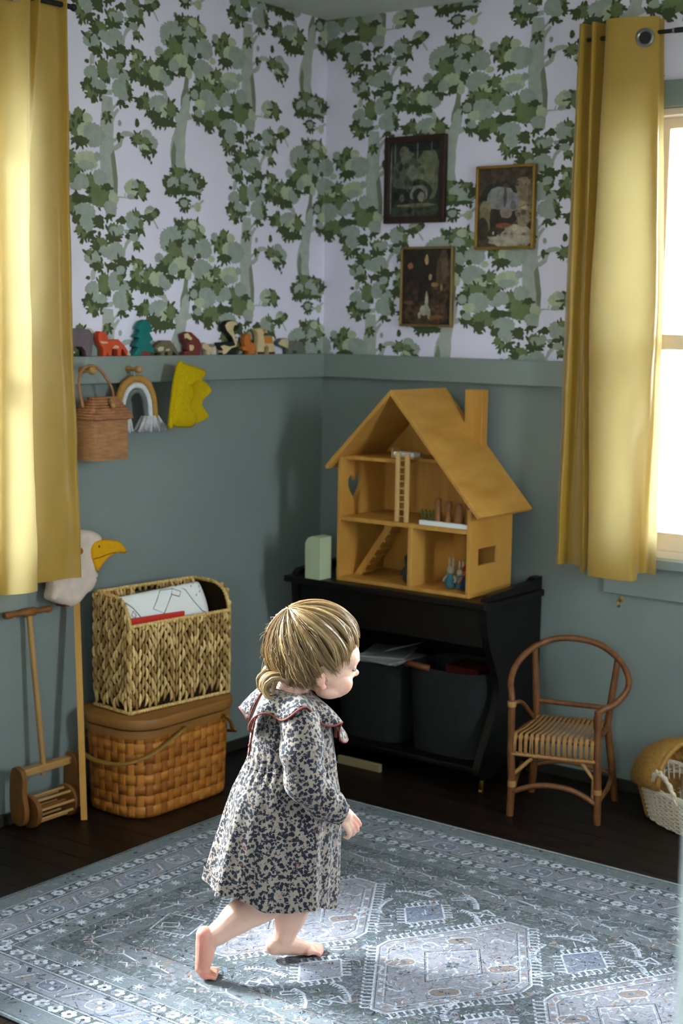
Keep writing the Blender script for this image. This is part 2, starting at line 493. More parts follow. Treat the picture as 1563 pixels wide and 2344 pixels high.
def wallpaper_print(side):
    r = random.Random(3)
    els = []
    for q in POLYS.split(';'):
        t = q.split(',')
        c = t[0]
        k = [int(i) / 1000 for i in t[1:]]
        els.append((c, list(zip(k[0::2], k[1::2]))))
    for q in BLOBS.split(';'):
        c, s, v, a, h = q.split(',')
        s, v, a, h = [int(i) / 1000 for i in (s, v, a, h)]
        n = max(7, int((a + h) * 230))
        n = min(n, 26)
        ph = r.random() * 6
        p = []
        for i in range(2 * n):
            t = 2 * pi * i / (2 * n)
            k = ((1.05 if i % 2 == 0 else 0.93) if c in 'GS' else (1.07 if i % 2 == 0 else 0.90)) * (0.95 + 0.12 * r.random()) * (1 + 0.06 * sin(3 * t + ph))
            p.append((s + a * k * cos(t), v + h * k * sin(t)))
        els.append((c, p))
        if c in 'DO' and a > 0.012:                 # loose leaves round the rim of the darker clumps
            for i in range(int((a + h) * 260)):
                t = r.random() * 2 * pi
                if sin(t) > 0.3 and r.random() < 0.7:
                    continue
                L = 0.007 + 0.006 * r.random()
                cx, cy = s + (a + 0.3 * L) * cos(t), v + (h + 0.3 * L) * sin(t)
                w = t + (r.random() - 0.5) * 1.6
                p = [(cx + L * cos(w) * e - 0.5 * L * sin(w) * g, cy + L * sin(w) * e + 0.5 * L * cos(w) * g) for e, g in ((-1, 0), (-.3, -.8), (.4, -.7), (1, 0), (.4, .7), (-.3, .8))]
                els.append(('D', p))
    mb = MB()
    lo, hi = (-3.0, 0.0) if side == 'L' else (0.0, 3.6)
    for i in range(-6, 9):
        for j in range(-8, 9):
            ds, dv = i * WPW, i * WPH / 2 + j * WPH
            for e, (c, p) in enumerate(els):
                smin, smax = min(q[0] for q in p) + ds, max(q[0] for q in p) + ds
                vmin, vmax = min(q[1] for q in p) + dv, max(q[1] for q in p) + dv
                if smax < lo or smin > hi or vmax < RAIL_T - 0.05 or vmin > CEIL:
                    continue
                sc, vc = (smin + smax) / 2, (vmin + vmax) / 2
                if vc < WZ1 + 0.03 and ((side == 'L' and WY0 - 0.03 < sc < WY1 + 0.03) or (side == 'R' and VX0 - 0.03 < sc < VX1 + 0.03)):
                    continue
                d = 0.0008 + e * 0.000002 + (i % 2) * 0.000001
                vs = []
                for (s, v) in p:
                    s = min(max(s + ds, lo), hi)
                    v = min(max(v + dv, RAIL_B + 0.03), CEIL)
                    vs.append((d, s, v) if side == 'L' else (s, -d, v))
                ar = sum(p[k][0] * p[(k + 1) % len(p)][1] - p[(k + 1) % len(p)][0] * p[k][1] for k in range(len(p)))
                idx = tuple(range(len(p)))
                if ar < 0:
                    idx = idx[::-1]
                mb.add(vs, [idx], 0, INK[c])
    return mb


for side, w in (('L', wl), ('R', wb)):
    wallpaper_print(side).obj('wallpaper_print', M_print, w, kind='stuff')

# plate rail, baseboards
bevel(struct(MB().box((0.0, WY1 + 0.11, RAIL_B), (0.035, 0.0, RAIL_T)).obj('trim_4', M_trim)))
bevel(struct(MB().box((0.035, -0.035, RAIL_B), (VX0 - 0.10, 0.0, RAIL_T)).obj('trim_5', M_trim)))
bevel(struct(MB().box((VX1 + 0.10, -0.035, RAIL_B), (3.6, 0.0, RAIL_T)).obj('trim_6', M_trim)))
M_base = mat('dark_baseboard', (40, 38, 34), 0.5, 0.3, 0.1, 6)
bevel(struct(MB().box((0.0, -3.0, 0.0016), (0.014, 0.0, 0.035)).obj('baseboard_left', M_base)))
bevel(struct(MB().box((0.014, -0.014, 0.0016), (3.6, 0.0, 0.035)).obj('baseboard_back', M_base)))


def window(name, M, x0, x1, z0, z1):
    """a double-hung sash window in the opening; local x along the wall, z up, third axis into the room"""
    w = struct(MB().prism(rect(x0 - 0.002, z0, x1 + 0.002, z1), -0.12, -0.001, M, holes=[rect(x0 + 0.018, z0 + 0.02, x1 - 0.018, z1 - 0.018)]).obj(name, M_cream))
    mid = (z0 + z1) / 2 - 0.01
    bevel(MB().prism(rect(x0 + 0.018, mid - 0.02, x1 - 0.018, z1 - 0.018), -0.085, -0.055, M, holes=[rect(x0 + 0.05, mid + 0.018, x1 - 0.05, z1 - 0.05)]).obj('upper_sash', M_cream, w))
    bevel(MB().prism(rect(x0 + 0.018, z0 + 0.02, x1 - 0.018, mid + 0.018), -0.05, -0.02, M, holes=[rect(x0 + 0.068, z0 + 0.075, x1 - 0.068, mid - 0.028)]).obj('lower_sash', M_cream, w))
    MB().prism(rect(x0 + 0.05, mid + 0.018, x1 - 0.05, z1 - 0.05), -0.071, -0.068, M).obj('pane', M_glass, w)
    MB().prism(rect(x0 + 0.068, z0 + 0.075, x1 - 0.068, mid - 0.028), -0.037, -0.034, M).obj('pane', M_glass, w)
    bevel(MB().prism(rect(x0 - 0.09, z1 + 0.003, x1 + 0.09, z1 + 0.078), 0.0, 0.022, M).obj('head_casing', M_trim, w))
    bevel(MB().prism(rect(x0 - 0.09, z0 + 0.0, x0, z1 + 0.003), 0.0, 0.018, M).obj('side_casing', M_trim, w))
    bevel(MB().prism(rect(x1, z0 + 0.0, x1 + 0.09, z1 + 0.003), 0.0, 0.018, M).obj('side_casing', M_trim, w))
    bevel(MB().prism(rect(x0 - 0.10, z0 - 0.028, x1 + 0.10, z0), -0.02, 0.045, M).obj('sill', M_trim, w))
    bevel(MB().prism(rect(x0 - 0.075, z0 - 0.125, x1 + 0.075, z0 - 0.028), 0.0, 0.016, M).obj('apron', M_trim, w))
    return w


window('window_1', MX(0), WY0, WY1, WZ0, WZ1)
window('window_2', MY(0), VX0, VX1, WZ0, WZ1)
window('added_window_3', frame3((3.6, 0, 0), (0, -1, 0), (0, 0, 1), (-1, 0, 0)), 1.15, 1.55, WZ0, WZ1)  # added window out of view, put in as fill light for the room
window('added_window_4', frame3((0, -5.2, 0), (-1, 0, 0), (0, 0, 1), (0, 1, 0)), -3.52, -3.02, 0.9, 2.0)  # unseen hall window, added to lighten the door casing

# ------------------------------------------------------------------ rug
RX0, RX1, RY0, RY1 = 0.425, 2.86, -2.205, -0.650
RT = 0.0085
M_rug = mat('rug_print', (120, 130, 130), 0.95, 0.05, 0.16, 210, vcol=True, detail=3, bump=0.35, bscale=700)
# worn look: patches where the print has faded towards the ground colour
t = M_rug.node_tree
N, Lk = t.nodes, t.links
pr = N['Principled BSDF']
old = pr.inputs['Base Color'].links[0].from_socket
tcn = N.new('ShaderNodeTexCoord')
w1 = N.new('ShaderNodeTexNoise'); w1.inputs['Scale'].default_value = 9; w1.inputs['Detail'].default_value = 8; w1.inputs['Roughness'].default_value = 0.75
w2 = N.new('ShaderNodeTexNoise'); w2.inputs['Scale'].default_value = 160; w2.inputs['Detail'].default_value = 4
ma = N.new('ShaderNodeMath'); ma.operation = 'MULTIPLY_ADD'; ma.inputs[1].default_value = 0.75
mr2 = N.new('ShaderNodeMapRange'); mr2.inputs['From Min'].default_value = 0.78; mr2.inputs['From Max'].default_value = 1.06; mr2.inputs['To Max'].default_value = 0.62
mxx = N.new('ShaderNodeMix'); mxx.data_type = 'RGBA'
mxx.inputs['B'].default_value = (*lin((122, 128, 137)), 1)
Lk.new(tcn.outputs['Object'], w1.inputs['Vector']); Lk.new(tcn.outputs['Object'], w2.inputs['Vector'])
Lk.new(w1.outputs['Fac'], ma.inputs[0]); Lk.new(w2.outputs['Fac'], ma.inputs[2])
Lk.new(ma.outputs[0], mr2.inputs['Value']); Lk.new(mr2.outputs[0], mxx.inputs['Factor'])
Lk.new(old, mxx.inputs['A']); Lk.new(mxx.outputs['Result'], pr.inputs['Base Color'])

RC = {'b': (84, 91, 92), 'w': (190, 195, 208), 'p': (146, 143, 152), 'l': (104, 113, 134), 'r': (138, 116, 104), 'd': (50, 55, 56), 'g': (108, 115, 119), 'k': (134, 136, 147)}


class Rug(MB):
    lev = 0

    def poly(self, p, c):
        self.n_ = getattr(self, 'n_', 0) + 1
        z = RT + 0.0002 + self.n_ * 2.5e-8
        ar = sum(p[k][0] * p[(k + 1) % len(p)][1] - p[(k + 1) % len(p)][0] * p[k][1] for k in range(len(p)))
        idx = tuple(range(len(p)))
        self.add([(q[0], q[1], z) for q in p], [idx if ar > 0 else idx[::-1]], 0, RC[c])

    def line(self, p, q, w, c):
        dx, dy = q[0] - p[0], q[1] - p[1]
        L = math.hypot(dx, dy) or 1
        nx, ny = -dy / L * w / 2, dx / L * w / 2
        self.poly([(p[0] + nx, p[1] + ny), (p[0] - nx, p[1] - ny), (q[0] - nx, q[1] - ny), (q[0] + nx, q[1] + ny)], c)

    def path(self, P, w, c, closed=False):
        for i in range(len(P) - (0 if closed else 1)):
            self.line(P[i], P[(i + 1) % len(P)], w, c)

    def frame(self, i, w, c):
        x0, x1, y0, y1 = RX0 + i, RX1 - i, RY0 + i, RY1 - i
        self.path([(x0, y0), (x1, y0), (x1, y1), (x0, y1)], w, c, True)


rg = Rug()
rr = random.Random(11)
rug = MB()
rug.prism(rect(RX0, RY0, RX1, RY1), FZ, RT, col=RC['b'])
rug = rug.obj('rug', M_rug)
tag(rug, 'large faded grey-green oriental rug with white medallions under the barefoot child', 'rug')
bind = MB().tube([(RX0, RY0, 0.0065), (RX1, RY0, 0.0065), (RX1, RY1, 0.0065), (RX0, RY1, 0.0065)], 0.0045, 6, closed=True, col=(150, 158, 160))
bind.obj('binding', M_rug, rug)
wid, hei = RX1 - RX0, RY1 - RY0


def side_iter(inset, step, off=0.0):
    """points along the four sides at this inset: (x, y, tangent angle)"""
    x0, x1, y0, y1 = RX0 + inset, RX1 - inset, RY0 + inset, RY1 - inset
    out = []
    for (ax, ay, bx, by) in ((x0, y0, x1, y0), (x1, y0, x1, y1), (x1, y1, x0, y1), (x0, y1, x0, y0)):
        L = math.hypot(bx - ax, by - ay)
        n = max(1, round(L / step))
        an = math.atan2(by - ay, bx - ax)
        for i in range(n):
            u = (i + off) / n
            out.append((ax + (bx - ax) * u, ay + (by - ay) * u, an))
    return out


def rot(P, x, y, a, s=1.0):
    return [(x + s * (p[0] * cos(a) - p[1] * sin(a)), y + s * (p[0] * sin(a) + p[1] * cos(a))) for p in P]


# ground bands
rg.lev = 0
for i, w, c in ((0.035, 0.05, 'g'), (0.083, 0.040, 'b'), (0.150, 0.088, 'k'), (0.215, 0.036, 'b'), (0.262, 0.050, 'g'), (0.325, 0.07, 'b'), (0.375, 0.05, 'g')):
    rg.frame(i, w, c)
rg.lev = 1
# mottling of the whole ground: small dabs in the rug's own yarn colours
for i in range(5200):
    x, y = RX0 + 0.01 + rr.random() * (wid - 0.02), RY0 + 0.01 + rr.random() * (hei - 0.02)
    a = rr.choice((0, pi / 2, pi / 4, -pi / 4)) + rr.random() * 0.3
    L, w = 0.004 + 0.012 * rr.random(), 0.0015 + 0.005 * rr.random()
    rg.poly(rot([(-L, -w * .5), (L * .6, -w), (L, w * .4), (-L * .5, w)], x, y, a), rr.choice('bdglkprkgd'))
rg.lev = 2
for i, c in ((0.062, 'w'), (0.104, 'w'), (0.110, 'd'), (0.194, 'w'), (0.188, 'd'), (0.236, 'w'), (0.288, 'p'), (0.402, 'r'), (0.408, 'd')):
    rg.frame(i, 0.0022, c)
# rosettes
for inset, ro in ((0.083, 0.0175), (0.215, 0.0165)):
    for x, y, a in side_iter(inset, 0.0405, 0.5):
        rg.lev = 2
        for k in range(6):
            t = a + k * pi / 3 + 0.3
            rg.poly([(x + ro * .62 * cos(t) + ro * .42 * cos(t + q), y + ro * .62 * sin(t) + ro * .42 * sin(t + q)) for q in [j * pi / 3 for j in range(6)]], 'w' if rr.random() < .8 else 'k')
        rg.lev = 3
        rg.poly([(x + ro * .3 * cos(q), y + ro * .3 * sin(q)) for q in [j * pi / 3 for j in range(6)]], rr.choice('dlbr'))
# octagon boxes and slanting bars of the main border
for n, (x, y, a) in enumerate(side_iter(0.150, 0.0725, 0.25)):
    if n % 2 == 0:
        P = [(-.030, -.012), (-.020, -.024), (.020, -.024), (.030, -.012), (.030, .012), (.020, .024), (-.020, .024), (-.030, .012)]
        rg.lev = 2
        rg.poly(rot(P, x, y, a), 'p' if n % 4 else 'l')
        rg.lev = 3
        rg.path(rot(P, x, y, a), 0.0028, 'w', True)
        for k in range(4):
            t = a + k * pi / 2 + pi / 4
            rg.poly(rot([(0.004, 0), (0.016, -.007), (0.022, 0), (0.016, .007)], x, y, t), 'w' if k % 2 else 'k')
            rg.poly(rot([(0.006, 0), (0.014, -.004), (0.014, .004)], x, y, t + pi / 4), 'dlr'[k % 3])
        rg.lev = 4
        rg.poly(rot(rect(-.004, -.004, .004, .004), x, y, a), 'r')
    else:
        rg.lev = 2
        for k, c in ((-.016, 'l'), (-.006, 'w'), (.004, 'r'), (.014, 'k')):
            rg.line((x + k * cos(a) - .026 * cos(a + 1.1), y + k * sin(a) - .026 * sin(a + 1.1)), (x + k * cos(a) + .026 * cos(a + 1.1), y + k * sin(a) + .026 * sin(a + 1.1)), .0045, c)
# stars
for x, y, a in side_iter(0.262, 0.064, 0.5):
    rg.lev = 2
    rg.poly([(x + (.019 if k % 2 == 0 else .007) * cos(a + k * pi / 8), y + (.019 if k % 2 == 0 else .007) * sin(a + k * pi / 8)) for k in range(16)], rr.choice('wwk'))
# arm motifs: a stroke with a forked end and a small flower
for n, (x, y, a) in enumerate(side_iter(0.345, 0.102, 0.5)):
    rg.lev = 2
    q = lambda u, v: rot([(u, v)], x, y, a)[0]
    rg.line(q(-.034, .016), q(.030, .004), .0045, 'w')
    rg.line(q(-.034, .016), q(-.046, .030), .004, 'w')
    rg.line(q(-.034, .016), q(-.048, .004), .004, 'w')
    rg.line(q(-.012, -.022), q(.006, -.012), .004, 'w')
    rg.line(q(.006, -.012), q(.018, -.026), .004, 'w')
    rg.line(q(.040, .030), q(.056, .014), .005, 'p')
    for k in range(8):
        t = k * pi / 4
        rg.poly(rot([(0.003, 0), (0.012, -.004), (0.017, 0), (0.012, .004)], *q(.026, -.004), t), 'r' if k % 2 else 'k')
# field
FX0, FX1, FY0, FY1 = RX0 + .412, RX1 - .412, RY0 + .412, RY1 - .412
cy = -1.425


def inside(x, y):
    return FX0 - .04 < x < FX1 + .04 and FY0 - .02 < y < FY1 + .02


def comb(p, q, n, L, c='w', w=0.0026, side=1, hook=True):
    dx, dy = q[0] - p[0], q[1] - p[1]
    D = math.hypot(dx, dy)
    tx, ty = dx / D, dy / D
    nx, ny = -ty * side, tx * side
    for i in range(n):
        u = (i + .5) / n * D
        a = (p[0] + tx * u, p[1] + ty * u)
        e = (a[0] + nx * L, a[1] + ny * L)
        rg.line(a, e, w, c)
        if hook:
            rg.line(e, (e[0] + tx * L * .45, e[1] + ty * L * .45), w, c)


for mi, cx in enumerate((0.60, 1.055, 1.50, 1.935, 2.37, 2.80)):
    H = [(cx - .190, cy - .022), (cx - .190, cy + .016), (cx - .028, cy + .288), (cx + .026, cy + .290), (cx + .190, cy + .022), (cx + .190, cy - .018), (cx + .020, cy - .286), (cx - .016, cy - .288)]
    sc = lambda k: [(cx + (p[0] - cx) * k, cy + (p[1] - cy) * k) for p in H]
    if not (FX0 + .1 < cx < FX1 - .02):
        continue
    rg.lev = 2
    rg.poly(sc(1.0), 'p')
    rg.lev = 3
    for i in range(700):
        for _ in range(9):
            x, y = cx + (rr.random() - .5) * .36, cy + (rr.random() - .5) * .56
            if abs(x - cx) / .18 + abs(y - cy) / .28 < 0.97:
                break
        else:
            continue
        a = rr.choice((0.9, -0.9, 0, pi / 2)) + rr.random() * .3
        L, w = .003 + .009 * rr.random(), .001 + .0022 * rr.random()
        rg.poly(rot([(-L, -w), (L, -w), (L, w), (-L, w)], x, y, a), rr.choice('kkrlwgpp'))
    rg.path(sc(1.0), .0042, 'w', True)
    rg.path(sc(0.965), .0018, 'd', True)
    rg.path(sc(0.865), .0022, 'w', True)
    rg.path(sc(0.84), .0014, 'd', True)
    for k in range(8):
        p, q = sc(.91)[k], sc(.91)[(k + 1) % 8]
        D = math.hypot(q[0] - p[0], q[1] - p[1])
        n = max(1, int(D / .019))
        for i in range(n):
            u = (i + .5) / n
            x, y = p[0] + (q[0] - p[0]) * u, p[1] + (q[1] - p[1]) * u
            rg.lev = 4
            rg.poly([(x + .0062 * cos(j * pi / 4), y + .0062 * sin(j * pi / 4)) for j in range(8)], 'rwk'[(i + k) % 3])
    rg.lev = 4
    o = sc(1.01)
    for k in (1, 3, 5, 7):                                # long slanting edges carry hooked teeth
        comb(o[k], o[(k + 1) % 8], 19, .021, 'w', .0052, side=1)
    # inner slanted frame with a cross, four ringed boxes, four curling S motifs
    R4 = [(cx - .088, cy + .020), (cx + .001, cy + .112), (cx + .074, cy + .006), (cx - .001, cy - .108)]
    rg.path(R4, .0022, 'd', True)
    rg.path([(cx + (p[0] - cx) * .9, cy + (p[1] - cy) * .9) for p in R4], .0022, 'w', True)
    for k in range(4):
        t = k * pi / 2 + .85
        rg.line((cx, cy), (cx + .042 * cos(t), cy + .042 * sin(t)), .007, 'w' if k % 2 else 'k')
    for k in range(8):
        t = k * pi / 4 + .4
        rg.poly(rot([(0.002, 0), (0.012, -.005), (0.020, 0), (0.012, .005)], cx, cy, t), 'd' if k % 2 else 'b')
    for dx, dy in ((-.055, .125), (.060, -.125), (.098, .055), (-.100, -.060)):
        P = rot([(-.034, -.008), (-.022, -.018), (.022, -.018), (.034, -.008), (.034, .008), (.022, .018), (-.022, .018), (-.034, .008)], cx + dx, cy + dy, .85)
        rg.poly(P, 'r')
        rg.lev = 5
        rg.path(P, .0042, 'w', True)
        for i in range(7):
            a = rr.random() * 6
            rg.poly(rot(rect(-.005, -.0025, .005, .0025), cx + dx + (rr.random() - .5) * .03, cy + dy + (rr.random() - .5) * .02, a), rr.choice('dkrl'))
        rg.lev = 4
    for dx, dy, a in ((.020, .185, .9), (.105, .110, -.9), (-.035, -.185, .9), (-.110, -.120, -.5), (-.09, .07, .6), (.12, -.05, 2.2)):
        P = rot([(-.030, -.004), (-.022, .010), (-.008, .010), (0, 0), (.008, -.010), (.022, -.010), (.030, .004)], cx + dx, cy + dy, a)
        rg.path(P, .0052, 'w')
    for dx, dy in ((-.02, .24), (.03, -.235), (.14, .01), (-.145, -.005), (.055, .09), (-.06, -.1)):
        for k in range(6):
            rg.poly(rot([(0.003, 0), (0.011, -.004), (0.017, 0), (0.011, .004)], cx + dx, cy + dy, k * pi / 3), 'rdl'[k % 3])
# squares between the medallions
for mi, sx_ in enumerate((0.845, 1.285, 1.718, 2.15)):
    for s in (1, -1):
        y0 = cy + s * .205
        P = [(sx_ - .056, y0 - .002), (sx_ + .002, y0 + .074), (sx_ + .058, y0 + .004), (sx_ + .003, y0 - .080)]
        if sx_ < 0.9:
            continue
        rg.lev = 2
        rg.poly(P, 'l' if s > 0 else 'k')
        rg.lev = 3
        for i in range(90):
            u, v = rr.random() - .5, rr.random() - .5
            x, y = sx_ + u * .058 + v * .056, y0 + u * .075 - v * .078
            rg.poly(rot(rect(-.004, -.0016, .004, .0016), x, y, rr.choice((.9, -.9))), rr.choice('rdkpl'))
        rg.path(P, .0048, 'w', True)
        for k in range(4):
            comb(P[k], P[(k + 1) % 4], 6, .021, 'w', .0056, side=1, hook=(k % 2 == 0))
        # notched birds, ladders and little boxes round each square
        for (dx, dy, a) in ((-.085, .085 * s, .5), (.105, .055 * s, -.3), (.055, .135 * s, -.45), (-.10, -.02 * s, 2.1)):
            x, y = sx_ + dx, y0 + dy
            if not inside(x, y):
                continue
            P2 = rot([(-.050, .006), (-.020, .014), (.020, .002), (.046, -.014)], x, y, a)
            rg.path(P2, .0068, 'w')
            for k in range(3):
                comb(P2[k], P2[k + 1], 4, .012, 'w', .0042, side=1 if dx < 0 else -1, hook=False)
        for (dx, dy, a) in ((.02, .13 * s, .8), (-.035, -.118 * s, .8)):
            x, y = sx_ + dx, y0 + dy
            rg.path(rot([(-.020, -.007), (.020, -.007), (.020, .007), (-.020, .007)], x, y, a), .0045, 'w', True)
        for (dx, dy) in ((-.05, .125 * s), (.125, .095 * s)):
            x, y = sx_ + dx, y0 + dy
            if inside(x, y):
                rg.path([(x - .022, y - .012), (x + .02, y), (x - .016, y + .018)], .0055, 'w', True)
                rg.path(rot(rect(-.013, -.010, .013, .010), x - .02, y - .022, .3), .0048, 'w', True)
# far corner field figures on the left end
rg.lev = 3
for (x, y) in ((0.86, -1.18), (0.84, -1.40), (0.86, -1.66), (2.44, -1.2), (2.44, -1.6)):
    P = [(x - .05, y + .05), (x + .05, y + .07), (x + .075, y - .02), (x - .02, y - .05)]
    rg.path(P, .005, 'w', True)
    comb(P[0], P[1], 6, .016, 'w', .004, side=1)
    comb(P[2], P[3], 6, .016, 'w', .004, side=1)
    rg.path(rot([(-.02, -.012), (.02, -.012), (.02, .012), (-.02, .012)], x, y, .6), .004, 'w', True)
# broken lines, small triangles and pale flecks filling the field
rg.lev = 2
for i in range(2600):
    x, y = FX0 - .1 + rr.random() * (FX1 - FX0 + .2), FY0 - .06 + rr.random() * (FY1 - FY0 + .12)
    a = rr.choice((.9, -.9, 0, pi / 2, .3))
    k = rr.random()
    c = rr.choice('wkkpplr')
    if k < .45:
        L = .004 + rr.random() * .014
        rg.poly(rot(rect(-L, -.0014, L, .0014), x, y, a), c)
    elif k < .75:
        rg.poly(rot([(-.006, -.004), (.006, 0), (-.006, .005)], x, y, a), c)
    else:
        rg.path(rot([(-.008, -.005), (.002, .006), (.009, -.004)], x, y, a), .002, c)
for i in range(9000):                                     # pale wear flecks over border and field
    x, y = RX0 + .06 + rr.random() * (wid - .12), RY0 + .06 + rr.random() * (hei - .12)
    L = .002 + rr.random() * .007
    rg.lev = 5
    rg.poly(rot(rect(-L, -.0009, L, .0009), x, y, rr.choice((.9, -.9, 0, pi / 2)) + rr.random() * .3), rr.choice('wwkkpgd'))
rg.obj('rug_pattern', M_rug, rug, kind='stuff')

# ------------------------------------------------------------------ curtains
M_curt = mat('yellow_satin', (164, 126, 30), 0.40, 0.5, 0.03, 14, sheen=0.3, transl=0.15, tcol=(238, 222, 164), bump=0.04, bscale=900)


def interp_rows(keys, z, n):
    """keys: list of (z, [(a, d), ...]) top to bottom; returns n points of the fold line at height z"""
    for (z0, P0), (z1, P1) in zip(keys, keys[1:]):
        if z >= z1 or (z1, P1) == keys[-1]:
            u = min(1, max(0, (z0 - z) / (z0 - z1)))
            u = u * u * (3 - 2 * u) * .5 + u * .5
            P = [(p[0] + (q[0] - p[0]) * u, p[1] + (q[1] - p[1]) * u) for p, q in zip(P0, P1)]
            return catmull([(p[0], p[1], 0) for p in P], n)


def curtain(keys, place, n, rows, hem, wr=0.004, seed=0):
    zt, zb = keys[0][0], keys[-1][0]
    rings = []
    for i in range(rows + 1):
        z = zt + (zb - zt) * i / rows
        P = interp_rows(keys, z, n)
        row = []
        for j, p in enumerate(P):
            q = noise.noise(Vector((p.x * 9 + z * 3 + seed, z * 3.2, seed))) * wr * min(1, i / (rows * .35) + .1)
            q += noise.noise(Vector((p.x * 22 - z * 13, z * 9, seed + 5))) * wr * .45 * min(1, i / (rows * .5))
            row.append(place(p.x, p.y + q, z + hem(p.x, p.y) * (i / rows) ** 4))
        rings.append(row)
    mb = MB()
    mb.loft(rings, closed=False)
    return mb


def grommet(name, parent, c, ax, ay, an, r=0.024):
    M = frame3(c, ax, ay, an)
    mb = MB()
    mb.lathe([(r * .72, -.003), (r * .72, .003), (r * .86, .006), (r * 1.12, .003), (r * 1.12, -.003)], 28, 0, M)
    return mb.obj(name, M_steel, parent, True, 40)


def eyelet_disc(parent, c, ax, ay, an, r=0.017):
    MB().lathe([(r, -.0008), (r, .0008)], 24, 0, frame3(c, ax, ay, an)).obj('eyelet_dark_disc', M_black, parent)  # solid black disc; the dark of an open hole put into its colour


# left curtain: along = y, depth = x
kl = [(2.300, [(-1.292, .112), (-1.306, .140), (-1.325, .112), (-1.380, .118), (-1.400, .145), (-1.415, .115), (-1.440, .148), (-1.490, .145), (-1.518, .120), (-1.522, .090)]),
      (1.55, [(-1.275, .115), (-1.300, .140), (-1.325, .118), (-1.425, .116), (-1.442, .108), (-1.452, .150), (-1.490, .158), (-1.525, .140), (-1.535, .110), (-1.530, .090)]),
      (0.705, [(-1.245, .108), (-1.262, .132), (-1.300, .118), (-1.395, .112), (-1.428, .105), (-1.437, .150), (-1.485, .158), (-1.535, .140), (-1.545, .110), (-1.535, .090)])]
cl = curtain(kl, lambda a, d, z: (d, a, z), 190, 90, lambda a, d: -0.012 if a < -1.43 else 0.0, .005, 2.0).obj('curtain', M_curt, smooth=True)
tag(cl, 'yellow satin curtain on the left wall, blown bright by the window behind it', 'curtain', 'yellow satin curtains')
# right curtain: along = x, depth = -y
kr = [(2.306, [(0.995, .060), (1.025, .112), (1.045, .070), (1.068, .118), (1.090, .072), (1.121, .128), (1.190, .120), (1.262, .088), (1.245, .060), (1.262, .050)]),
      (1.45, [(0.975, .055), (1.015, .105), (1.040, .072), (1.065, .105), (1.082, .072), (1.103, .130), (1.200, .140), (1.290, .105), (1.284, .062), (1.298, .055)]),
      (0.700, [(0.975, .055), (1.008, .105), (1.030, .068), (1.095, .105), (1.115, .075), (1.137, .138), (1.268, .145), (1.272, .085), (1.290, .064), (1.325, .085)])]
crt = curtain(kr, lambda a, d, z: (a, -d, z), 190, 90, lambda a, d: -0.016 if d > .10 and a > 1.06 else 0.0, .006, 9.0).obj('curtain', M_curt, smooth=True)
tag(crt, 'yellow satin curtain on the back wall beside the cream sash window', 'curtain', 'yellow satin curtains')

rodr = thing('curtain_rod', 'black metal rod running out of the grommet of the back wall curtain', 'curtain rod', (0, 0, 0))
MB().tube([(1.015, -.085, 2.262), (1.31, -.085, 2.262)], .0062, 12).obj('inner_tube', M_black, rodr, True, 40)
MB().tube([(1.31, -.085, 2.262), (2.45, -.085, 2.262)], .0078, 12).obj('outer_tube', M_black, rodr, True, 40)
MB().tube([(1.306, -.085, 2.262), (1.312, -.085, 2.262)], .0079, 12).obj('joint_ring', M_steel, rodr, True, 40)
for x in (1.06, 2.35):
    MB().tube([(x, 0.0, 2.262), (x, -.085, 2.262)], .005, 8).obj('bracket', M_black, rodr, True, 40)
MB().ell((1.012, -.085, 2.262), .010).obj('finial', M_black, rodr, True)
rodl = thing('curtain_rod', 'black metal rod at the top of the left wall curtain', 'curtain rod', (0, 0, 0))
MB().tube([(.125, -1.275, 2.252), (.125, -2.85, 2.252)], .0075, 12).obj('tube', M_black, rodl, True, 40)
for y in (-1.285, -2.8):
    MB().tube([(0.0, y, 2.252), (.125, y, 2.252)], .005, 8).obj('bracket', M_black, rodl, True, 40)
MB().ell((.125, -1.27, 2.252), .010).obj('finial', M_black, rodl, True)
g1 = Vector((1.232, -.1100, 2.246))
nn = Vector((.18, -1, 0)).normalized()
eyelet_disc(crt, g1 + nn * .0016, Vector((1, .18, 0)).normalized(), Vector((0, 0, 1)), nn)
grommet('grommet', crt, g1, Vector((1, .18, 0)).normalized(), Vector((0, 0, 1)), nn)
g2 = Vector((.153, -1.500, 2.252))
eyelet_disc(cl, g2 + Vector((.0016, 0, 0)), Vector((0, 1, 0)), Vector((0, 0, 1)), Vector((1, 0, 0)))
grommet('grommet', cl, g2, Vector((0, 1, 0)), Vector((0, 0, 1)), Vector((1, 0, 0)))

# ------------------------------------------------------------------ framed pictures (plain generic stand-ins for the prints)
M_fr_dark = mat('dark_walnut_frame', (48, 26, 18), 0.4, 0.4, 0.2, (20, 20, 20))
M_gold = mat('aged_gilt', (150, 116, 50), 0.4, 0.5, 0.15, 30, metal=0.6)
M_gold2 = mat('pale_gilt', (136, 112, 66), 0.4, 0.5, 0.15, 30, metal=0.5)
M_art = mat('printed_picture', (90, 90, 70), 0.55, 0.3, 0.35, 45, vcol=True, detail=6)


